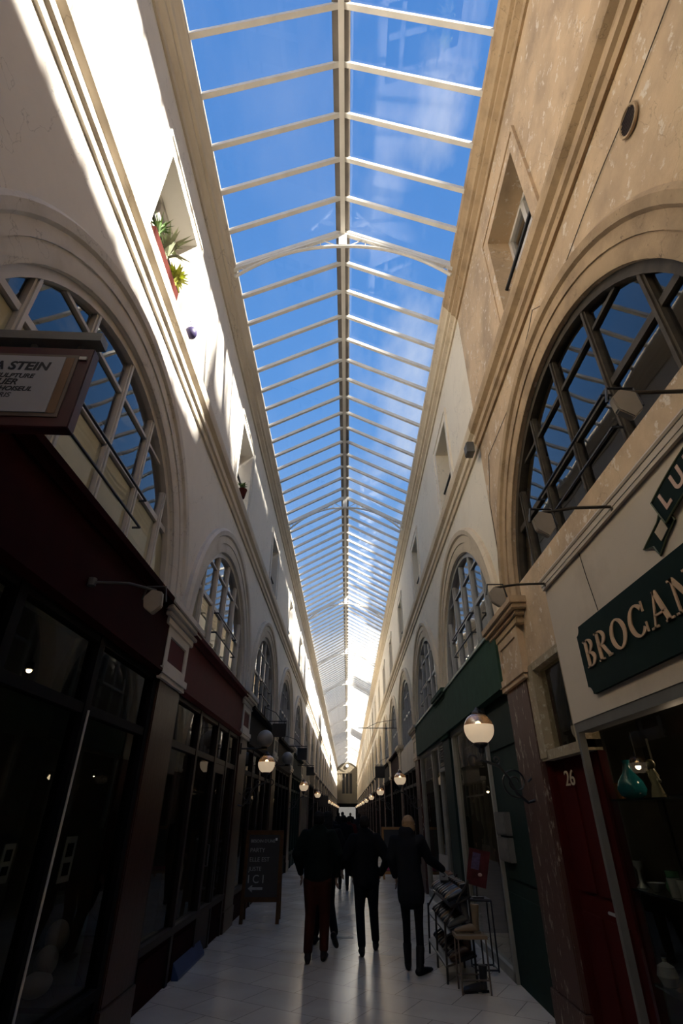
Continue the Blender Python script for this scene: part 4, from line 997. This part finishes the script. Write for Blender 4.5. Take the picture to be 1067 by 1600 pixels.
# ------------------------------------------------------------------ antiques on glass shelves, right
def shelves():
    e = empty('display_shelves', (2.3, 3.2, 0)); 
    for z in (.70, 1.20, 1.74):
        m = MB(); m.box((2.04, .5, z-.012), (2.62, 4.75, z)); m.build('shelf', mat('dark_glass_shelf', (.02, .025, .025), .15), e)
    for y in (.5, 2.6, 4.74):
        for x in (2.6, 2.06): m = MB(); m.tube([(x, y, 0), (x, y, 2.2)], .010, 6); m.build('upright', SHOPGRY, e); tag(e, 'dark shelves inside the antique shop window on the right', 'shelves')
shelves()
def lathe_thing(name, prof, x, y, z, mt, label, cat, extra=None, group=None):
    m = MB(); m.lathe(prof, n=20)
    if extra: extra(m)
    o = m.build(name, mt, origin=(0, 0, 0)); o.location = (x, y, z); smooth_by_angle(o); tag(o, label, cat, group); return o
lathe_thing('vase', [(.05, 0), (.085, .02), (.10, .06), (.085, .11), (.04, .17), (.025, .22), (.03, .25), (.02, .25)], 2.12, 4.22, 1.741, mat('teal_glaze', (.012, .12, .15), .08), 'teal glazed bottle vase on the top shelf of the antique shop', 'vase')
def fig(m): m.ball((0, 0, .2), .03, 10, 8); m.tube([(0, .02, .13), (0, .08, .17)], .012, 6); m.tube([(0, -.02, .13), (0, -.06, .09)], .012, 6)
lathe_thing('figurine', [(.045, 0), (.04, .03), (.025, .08), (.035, .13), (.015, .17)], 2.12, 3.88, 1.741, mat('cream_porcelain', (.25, .22, .14), .25), 'cream porcelain figurine right of the teal vase', 'figurine', fig)
lathe_thing('brass_pot', [(.04, 0), (.06, .04), (.05, .09), (.055, .11), (.03, .11)], 2.15, 4.5, 1.741, mat('amber_brass', (.25, .10, .025), .25, .6), 'amber brass pot at the left end of the top antique shelf', 'pot')
GW = mat('white_china', (.22, .22, .20), .2)
lathe_thing('candlestick', [(.04, 0), (.015, .03), (.012, .1), (.03, .13), (.03, .16)], 2.12, 4.42, 1.201, GW, 'tall white candlestick, leftmost on the middle antique shelf', 'candlestick')
lathe_thing('bowl', [(.025, 0), (.03, .01), (.06, .05), (.055, .05), (.02, .012)], 2.12, 4.22, 1.201, GW, 'white china bowl beside the candlestick', 'bowl')
lathe_thing('tumbler', [(.03, 0), (.038, .1), (.035, .1)], 2.10, 3.95, 1.201, GW, 'first of two pale tumblers on the middle antique shelf', 'tumbler')
lathe_thing('tumbler', [(.03, 0), (.038, .1), (.035, .1)], 2.10, 3.84, 1.201, GW, 'second of two pale tumblers, the one nearer the picture edge', 'tumbler')
lathe_thing('jug', [(.04, 0), (.055, .04), (.04, .1), (.045, .13), (.04, .13)], 2.16, 4.06, 1.201, mat('green_glass', (.05, .12, .06), .1), 'green glass jug behind the tumblers', 'jug')
lathe_thing('lidded_jar', [(.04, 0), (.06, .05), (.05, .12), (.02, .14), (.015, .17)], 2.14, 3.6, 1.201, GW, 'white lidded jar on the middle antique shelf near the picture edge', 'jar')
lathe_thing('copper_dish', [(.03, 0), (.09, .03), (.085, .03)], 2.12, 4.1, .701, mat('amber_brass', (.25, .10, .025)), 'small copper dish on the low antique shelf', 'dish')
lathe_thing('glass_bell', [(.05, 0), (.045, .06), (.02, .1), (.015, .13)], 2.12, 3.85, .701, GW, 'pale glass bell on the low antique shelf', 'bell')
# shop lights inside
def spot(x, y, z, label, r=.022, s_=9):
    e = empty('ceiling_spot', (x, y, z)); m = MB(); m.lathe([(.035, 0), (.035, .05), (.01, .07)], n=12); m.tube([(0, 0, .07), (0, 0, .25)], .006, 5); m.build('housing', BLACK, e, local=True)
    m = MB(); m.ball((0, 0, -.005), r, 10, 6); m.build('bulb', glow('spot_bulb', (1, .75, .45), s_) if 'spot_bulb' not in MATS else MATS['spot_bulb'], e, local=True); tag(e, label, 'spotlight')
spot(-2.5, 4.13, 2.63, 'small ceiling spot behind the black upper window on the left')
spot(-2.5, 5.75, 1.96, 'small warm lamp low behind the left shop glass')
spot(2.3, 9.3, 1.95, 'small warm lamp in the green shop window, left of the globe bracket')
spot(2.45, 8.3, 1.72, 'second small warm lamp lower in the green shop window')
spot(2.4, 4.6, 1.98, 'small warm light above the antique shelves')
m = MB(); m.box((-.16, 9.95, .0), (.14, 10.07, .004)); tag(m.build('floor_grating', BLACK), 'narrow dark drain grating set in the floor between the walkers', 'grating')

# ------------------------------------------------------------------ people
def organic(name, chains, voxel, mt, parent, smooth_it=4, extra=None):
    """tapered chains of elliptic rings fused into one continuous skin"""
    m = MB()
    for pts, rs in chains:
        # round the ends
        p0, p1 = Vector(pts[0]), Vector(pts[-1]); d0 = (p0-Vector(pts[1])).normalized(); d1 = (p1-Vector(pts[-2])).normalized()
        R2 = lambda r, k: (r[0]*k, r[1]*k) if isinstance(r, tuple) else r*k
        mn = lambda r: min(r) if isinstance(r, tuple) else r
        P = [p0 + d0*mn(rs[0])*.6, p0 + d0*mn(rs[0])*.35] + [Vector(p) for p in pts] + [p1 + d1*mn(rs[-1])*.35, p1 + d1*mn(rs[-1])*.6]
        Q = [R2(rs[0], .35), R2(rs[0], .8)] + list(rs) + [R2(rs[-1], .8), R2(rs[-1], .35)]
        m.tube(P, Q, 14)
    me = bpy.data.meshes.new(name); me.from_pydata(m.v, [], m.f)
    o = bpy.data.objects.new(name, me); COL.objects.link(o)
    md = o.modifiers.new('r', 'REMESH'); md.mode = 'VOXEL'; md.voxel_size = voxel
    ms = o.modifiers.new('s', 'SMOOTH'); ms.factor = .5; ms.iterations = smooth_it
    bpy.context.view_layer.update()
    nm = bpy.data.meshes.new_from_object(o.evaluated_get(bpy.context.evaluated_depsgraph_get()))
    o.modifiers.clear(); o.data = nm; bpy.data.meshes.remove(me)
    nm.materials.clear(); nm.materials.append(mt); nm.polygons.foreach_set('use_smooth', [True]*len(nm.polygons))
    if parent: o.parent = parent
    return o
def skin_body(name, verts, edges, rad, mt, parent, root):
    me = bpy.data.meshes.new(name); me.from_pydata(verts, edges, [])
    o = bpy.data.objects.new(name, me); COL.objects.link(o)
    md = o.modifiers.new('k', 'SKIN'); md.use_smooth_shade = True; md.branch_smoothing = .3
    sk = me.skin_vertices[0].data if me.skin_vertices else None
    if sk is None:
        bm = bmesh.new(); bm.from_mesh(me); bm.verts.layers.skin.verify(); bm.to_mesh(me); bm.free(); sk = me.skin_vertices[0].data
    for i, r in enumerate(rad): sk[i].radius = (r if isinstance(r, tuple) else (r, r)); sk[i].use_root = (i == root)
    sb = o.modifiers.new('u', 'SUBSURF'); sb.levels = 1; sb.render_levels = 1
    bpy.context.view_layer.update()
    nm = bpy.data.meshes.new_from_object(o.evaluated_get(bpy.context.evaluated_depsgraph_get()))
    o.modifiers.clear(); o.data = nm; bpy.data.meshes.remove(me); nm.materials.clear(); nm.materials.append(mt)
    nm.polygons.foreach_set('use_smooth', [True]*len(nm.polygons)); o.parent = parent; return o
SKIN_ = mat('skin', (.30, .17, .12), .55, 0, .05)
def V(*a): return Vector(a)
def person(x, y, rz, label, P, coatm, legm, shoem, hairm, group=None, hi=True):
    """P: pose - joints in local metres (x right, y forward, z up)"""
    e = empty('person', (x, y, 0), rz)
    H = P['h']; k = H/1.75
    hipz = .50*H
    n0 = V(*P.get('neck', (0, .02, .835*H))); hc = n0 + V(*P.get('headoff', (0, .02, .115*k)))
    # body skeleton
    vs, rad, ed = [], [], []
    def v(p, r, par=None):
        vs.append(tuple(p)); rad.append(r*k if not isinstance(r, tuple) else (r[0]*k, r[1]*k)); i = len(vs)-1
        if par is not None: ed.append((par, i))
        return i
    pel = v((0, 0, hipz), (.13, .10)); sp = v((0, .0, hipz+.16*k), (.12, .09), pel); ch = v((n0.x*.6, n0.y*.5, .74*H), (.14, .10), sp)
    nb = v(n0 - V(0, 0, .02*k), .055, ch); nk = v(n0 + V(0, 0, .03*k), .05, nb)
    hd = v(hc + V(0, -.005, -.03*k), (.068, .078), nk); ht = v(hc + V(0, -.005, .045*k), (.07, .085), hd); hp = v(hc + V(0, -.01, .09*k), (.045, .055), ht)
    ft = P.get('face', V(0, 1, 0)); ft = Vector(ft).normalized(); rtv = V(ft.y, -ft.x, 0)
    if hi:
        v(hc + ft*.098*k + V(0, 0, -.03*k), .012, hd); 
        for sgn in (-1, 1): v(hc + rtv*sgn*.08*k + V(0, 0, -.015*k), (.018, .008), hd)
    joints = {}
    for sgn, sd_ in ((-1, 'l'), (1, 'r')):
        shd = V(sgn*.165*k*P.get('sw', 1), 0, .805*H) + V(n0.x*.8, n0.y*.5, 0)
        el, wr_ = V(*P['el_'+sd_]), V(*P['wr_'+sd_])
        s_ = v(shd, .05, ch); e_ = v(el, .04, s_); w_ = v(wr_, .026, e_)
        dr = (wr_ - el).normalized(); side = V(0, 1, 0) if abs(dr.y) < .8 else V(0, 0, -1)
        side = (side - dr*side.dot(dr)).normalized(); nrm = dr.cross(side).normalized()
        pm_ = v(wr_ + dr*.055*k, (.034, .016), w_)
        for q, (off, ln) in enumerate(((-.028, .075), (-.009, .085), (.010, .08), (.028, .062))):
            b = wr_ + dr*.085*k + side*off*k; c = b + dr*ln*.5*k + nrm*.012*k*sgn; d = c + dr*ln*.4*k + nrm*.03*k*sgn
            i1 = v(b, .009, pm_); i2 = v(c, .0085, i1); v(d, .0075, i2)
        tb = wr_ + dr*.035*k - side*.035*k; i1 = v(tb, .011, pm_); i2 = v(tb + dr*.035*k - side*.018*k, .0095, i1); v(tb + dr*.06*k - side*.02*k, .008, i2)
        hip = V(sgn*.09*k, 0, hipz-.04*k); kn, an = V(*P['kn_'+sd_]), V(*P['an_'+sd_])
        h_ = v(hip, .07, pel); k_ = v(kn, .044, h_); a_ = v(an, .028, k_)
        toe = V(*P.get('toe_'+sd_, (0, 1, -.25))); 
        v(an + toe*.05*k - V(0, 0, .02*k), .022, a_)
        joints[sd_] = (shd, el, wr_, hip, kn, an, toe)
    skin_body('body', vs, ed, rad, SKIN_, e, 0)
    vx = .014 if hi else .03
    # trousers
    tr = []
    w = P.get('legw', 1)
    for sd_ in 'lr':
        shd, el, wr_, hip, kn, an, toe = joints[sd_]
        tr.append(([hip + V(0, 0, .03), hip.lerp(kn, .4), kn, kn.lerp(an, .4), an + V(0, 0, .02)], [.105*k*w, .088*k*w, .068*k*w, .064*k*w, .056*k*w]))
    tr.append(([V(0, -.01, hipz-.03), V(0, 0, hipz+.1*k)], [(.115*k, .17*k), (.11*k, .15*k)]))
    organic('trousers', tr, vx, legm, e)
    # coat with sleeves
    cb = P['coat_z']; W = P.get('coat_w', 1)
    tilt = V(n0.x, n0.y, 0)
    ch_ = []
    zs = [(cb, .17*P.get('hemw', 1), .135), (cb + .10*k, .18*P.get('hemw', 1), .14), (.60*H, .17, .13), (.68*H, .185, .14), (.76*H, .20, .135), (.805*H, .175, .105), (.84*H, .10, .08)]
    pts_ = [V(0, 0, z) + tilt*max(0, (z-hipz)/(n0.z-hipz)) for z, a, b in zs]
    ch_.append((pts_, [(b*k*W, a*k*W) if False else (b*k*P.get('coat_d', 1), a*k*W) for z, a, b in zs]))
    for sd_ in 'lr':
        shd, el, wr_, *_ = joints[sd_]
        ch_.append(([shd + V(0, 0, -.01), shd.lerp(el, .5), el, el.lerp(wr_, .6), wr_], [.088*k, .075*k*P.get('slv', 1), .066*k*P.get('slv', 1), .056*k, .046*k]))
    if P.get('collar', 1): ch_.append(([n0 + V(0, -.01, -.05*k), n0 + V(0, -.01, .035*k)], [.085*k, .066*k]))
    if P.get('scarf'): ch_.append(([n0 + V(-.05, -.02, .0), n0 + V(.05, -.02, .02)], [.09*k, .09*k]))
    organic(P.get('coat_name', 'jacket'), ch_, vx, coatm, e)
    # shoes
    for sd_ in 'lr':
        an, toe = joints[sd_][5], joints[sd_][6]; t2 = V(toe[0], toe[1], toe[2]); t2.normalize()
        up_ = V(0, 0, 1); b = an - V(0, 0, .055*k) if 'an_up_'+sd_ not in P else an - V(*P['an_up_'+sd_])
        d = P.get('shdir_'+sd_); d = V(*d).normalized() if d else V(t2.x, t2.y, 0).normalized()
        sh_ = [([b - d*.075*k, b - d*.03*k, b + d*.06*k, b + d*.13*k, b + d*.185*k], [(.036*k, .034*k), (.045*k, .038*k), (.038*k, .042*k), (.028*k, .045*k), (.018*k, .03*k)])]
        hb = P.get('boot', .0)
        sh_.append(([b - d*.03*k, an + (joints[sd_][4]-an).normalized()*(.03+hb)*k], [.045*k, .045*k + (.012 if hb else 0)]))
        organic('shoe', sh_, vx*.8, shoem, e, 2)
    # hair
    hs = P.get('hair', 'short'); hh = []
    hh.append(([hc + V(0, -.035*k, -.03*k), hc + V(0, -.03*k, .02*k), hc + V(0, -.02*k, .06*k)], [(.075*k, .078*k), (.09*k, .085*k), (.078*k, .074*k)]))
    if hs == 'bob': hh.append(([hc + V(0, -.045*k, -.07*k), hc + V(0, -.04*k, .03*k)], [(.065*k, .095*k), (.085*k, .092*k)]))
    if hs == 'long': hh.append(([n0 + V(0, -.09*k, -.12*k), n0 + V(0, -.07*k, .02*k), hc + V(0, -.04*k, 0)], [(.04*k, .09*k), (.06*k, .095*k), (.08*k, .09*k)]))
    organic('hair', hh, .010 if hi else .025, hairm, e, 2)
    if hi:
        m = MB()
        for sgn in (-1, 1): c = hc + ft*.082*k + rtv*sgn*.03*k + V(0, 0, .005); m.ball(tuple(c), .011*k, 10, 8)
        m.build('eyes', mat('eye', (.3, .28, .26), .3), e, smooth=True, local=True)
        m = MB(); c = hc + ft*.084*k + V(0, 0, -.062*k); m.ball(tuple(c), .02*k, 10, 6, (1, .4, .3)); m.build('mouth', mat('lips', (.22, .08, .07), .5), e, smooth=True, local=True)
    return tag(e, label, 'person', group)
C_BLK = mat('black_wool', (.006, .006, .007), .95, spec=.1); C_GRN = mat('very_dark_green_coat', (.005, .008, .006), .95, spec=.1); T_BRN = mat('red_brown_trousers', (.042, .012, .007), .95, spec=.1)
T_BLK = mat('black_trousers', (.007, .007, .009), .95, spec=.1); S_BLK = mat('shoe_black', (.008, .007, .007), .6, spec=.2); S_BRN = mat('shoe_dark_brown', (.018, .008, .006), .6, spec=.2)
H_BLK = mat('black_hair', (.006, .005, .005), .8, spec=.2); H_BLD = mat('blonde_hair', (.26, .15, .07), .7, 0, .3, 60); H_DRK = mat('dark_brown_hair', (.014, .009, .006), .8, spec=.2)
C_GRY = mat('charcoal_coat', (.012, .012, .014), .95, spec=.1); C_RED = mat('dark_red_coat', (.04, .005, .005), .9, spec=.1)
# man in front left: brown-red trousers, walking away
person(-.36, 8.55, 0, 'person in bulky near-black jacket and red-brown trousers walking away, hand hanging at the side',
       dict(h=1.73, neck=(0, .05, 1.45), el_l=(-.29, -.02, 1.14), wr_l=(-.24, .12, .92), el_r=(.28, -.04, 1.14), wr_r=(.26, .06, .90),
            kn_l=(-.09, .06, .48), an_l=(-.10, -.10, .095), toe_l=(-.1, 1, -.2), kn_r=(.10, .10, .48), an_r=(.10, .06, .09), toe_r=(.12, 1, -.2), coat_z=.86, coat_w=1.13, hemw=.98, slv=1.2, legw=1.08, hair='short'), C_GRN, T_BRN, S_BRN, H_BLK)
person(-.33, 9.45, R(-8), 'person in black half hidden behind the red-brown-trousered walker, right foot lifting off',
       dict(h=1.72, neck=(.06, .03, 1.45), el_l=(-.27, .02, 1.15), wr_l=(-.20, .12, .95), el_r=(.33, .0, 1.13), wr_r=(.29, .10, .92),
            kn_l=(-.10, .12, .47), an_l=(-.11, .10, .09), kn_r=(.13, -.02, .47), an_r=(.25, -.36, .19), an_up_r=(0, .05, .03), toe_r=(.1, .75, -.7), shdir_r=(.1, .75, -.66), coat_z=.84, coat_w=1.05, slv=1.15, hair='long'), C_BLK, T_BLK, S_BLK, H_BLK)
person(.32, 9.0, R(2), 'person in short black jacket and straight black trousers, hands in pockets, in the middle',
       dict(h=1.66, neck=(-.01, .03, 1.40), el_l=(-.31, -.06, 1.06), wr_l=(-.21, .07, .88), el_r=(.31, -.06, 1.06), wr_r=(.22, .07, .88),
            kn_l=(-.095, .04, .46), an_l=(-.085, -.16, .09), toe_l=(-.05, 1, -.2), kn_r=(.10, .06, .47), an_r=(.13, .20, .09), toe_r=(.15, 1, -.2), coat_z=.76, coat_w=1.14, hemw=1.0, slv=1.25, legw=1.05), C_BLK, T_BLK, S_BLK, H_DRK)
person(.86, 8.06, R(-14), 'blonde person in a dark knee-length coat and ankle boots, reaching towards the shoe rack',
       dict(h=1.68, neck=(-.02, .02, 1.41), headoff=(.03, .03, .11), face=(.75, .65, -.1), el_l=(-.24, -.02, 1.13), wr_l=(-.21, .10, .93), el_r=(.25, .10, 1.12), wr_r=(.40, .30, 1.00),
            kn_l=(-.085, .05, .47), an_l=(-.10, .12, .09), toe_l=(-.2, 1, -.2), kn_r=(.08, .0, .47), an_r=(.09, -.10, .09), toe_r=(.6, .8, -.2), coat_z=.68, coat_w=.92, hemw=1.12, legw=.80, boot=.14, scarf=1, hair='bob', coat_name='coat'), C_GRY, T_BLK, S_BLK, H_BLD)
crowd = [(-.35, 13.0, 'distant person in black between the two left-hand walkers', C_BLK, T_BLK, 'short', 1.72), (-.05, 15.5, 'dark figure walking away in the gap left of the middle walker', C_BLK, T_BLK, 'short', 1.66),
         (.10, 19.0, 'distant person with a dark red coat just left of the middle walker', C_RED, T_BLK, 'short', 1.62), (-.55, 21.0, 'distant dark figure on the left beyond the walkers', C_GRY, T_BLK, 'long', 1.68),
         (.55, 26.0, 'far small figure on the right of the aisle', C_GRY, T_BLK, 'short', 1.7), (-.2, 30.0, 'far small figure in the middle of the aisle', C_BLK, T_BLK, 'short', 1.75),
         (.25, 40.0, 'tiny dark figure close to the far exit, right of centre', C_BLK, T_BLK, 'short', 1.7), (-.6, 45.0, 'tiny dark figure close to the far exit, left of centre', C_BLK, T_BLK, 'short', 1.7)]
for i, (x, y, lab, cm, tm, hr, h) in enumerate(crowd):
    st = .12 if i % 2 else -.12
    person(x, y, 0, lab, dict(h=h, el_l=(-.24, -.03, .65*h), wr_l=(-.22, .08, .53*h), el_r=(.24, -.03, .65*h), wr_r=(.22, .08, .53*h), kn_l=(-.09, .05, .27*h), an_l=(-.09, st, .09), kn_r=(.09, .05, .27*h), an_r=(.09, -st, .09), coat_z=.46*h, hair=hr), cm, tm, S_BLK, H_DRK, hi=False)

# added unseen point lights that brighten the antiques and the green shop's interior
for (x, y, z, w) in ((2.45, 3.9, 2.12, 4.0), (2.5, 9.3, 2.2, 2.0), (2.5, 12.5, 2.3, 1.5)):
    ld = bpy.data.lights.new('shop_fill_light', 'POINT'); ld.energy = w; ld.color = (1, .75, .5); ld.shadow_soft_size = .05
    lo = bpy.data.objects.new('shop_fill_light', ld); COL.objects.link(lo); lo.location = (x, y, z)

more = [('goblet', [(.03, 0), (.008, .02), (.008, .07), (.035, .12), (.03, .12)], 3.72, 1.201, 'pale stemmed goblet right of the tumblers'), ('saucer', [(.02, 0), (.07, .015), (.065, .015)], 3.66, 1.741, 'white saucer right of the cream figurine'),
        ('teapot', [(.04, 0), (.065, .05), (.05, .1), (.012, .12), (.015, .14)], 4.35, .701, 'round white teapot at the left of the low antique shelf'), ('egg_cup', [(.025, 0), (.01, .02), (.03, .06), (.025, .06)], 3.62, .701, 'small white egg cup on the low antique shelf near the picture edge')]
for nm, pf, y, z, lb in more: lathe_thing(nm, pf, 2.11, y, z, GW, lb, nm.replace('_', ' '))
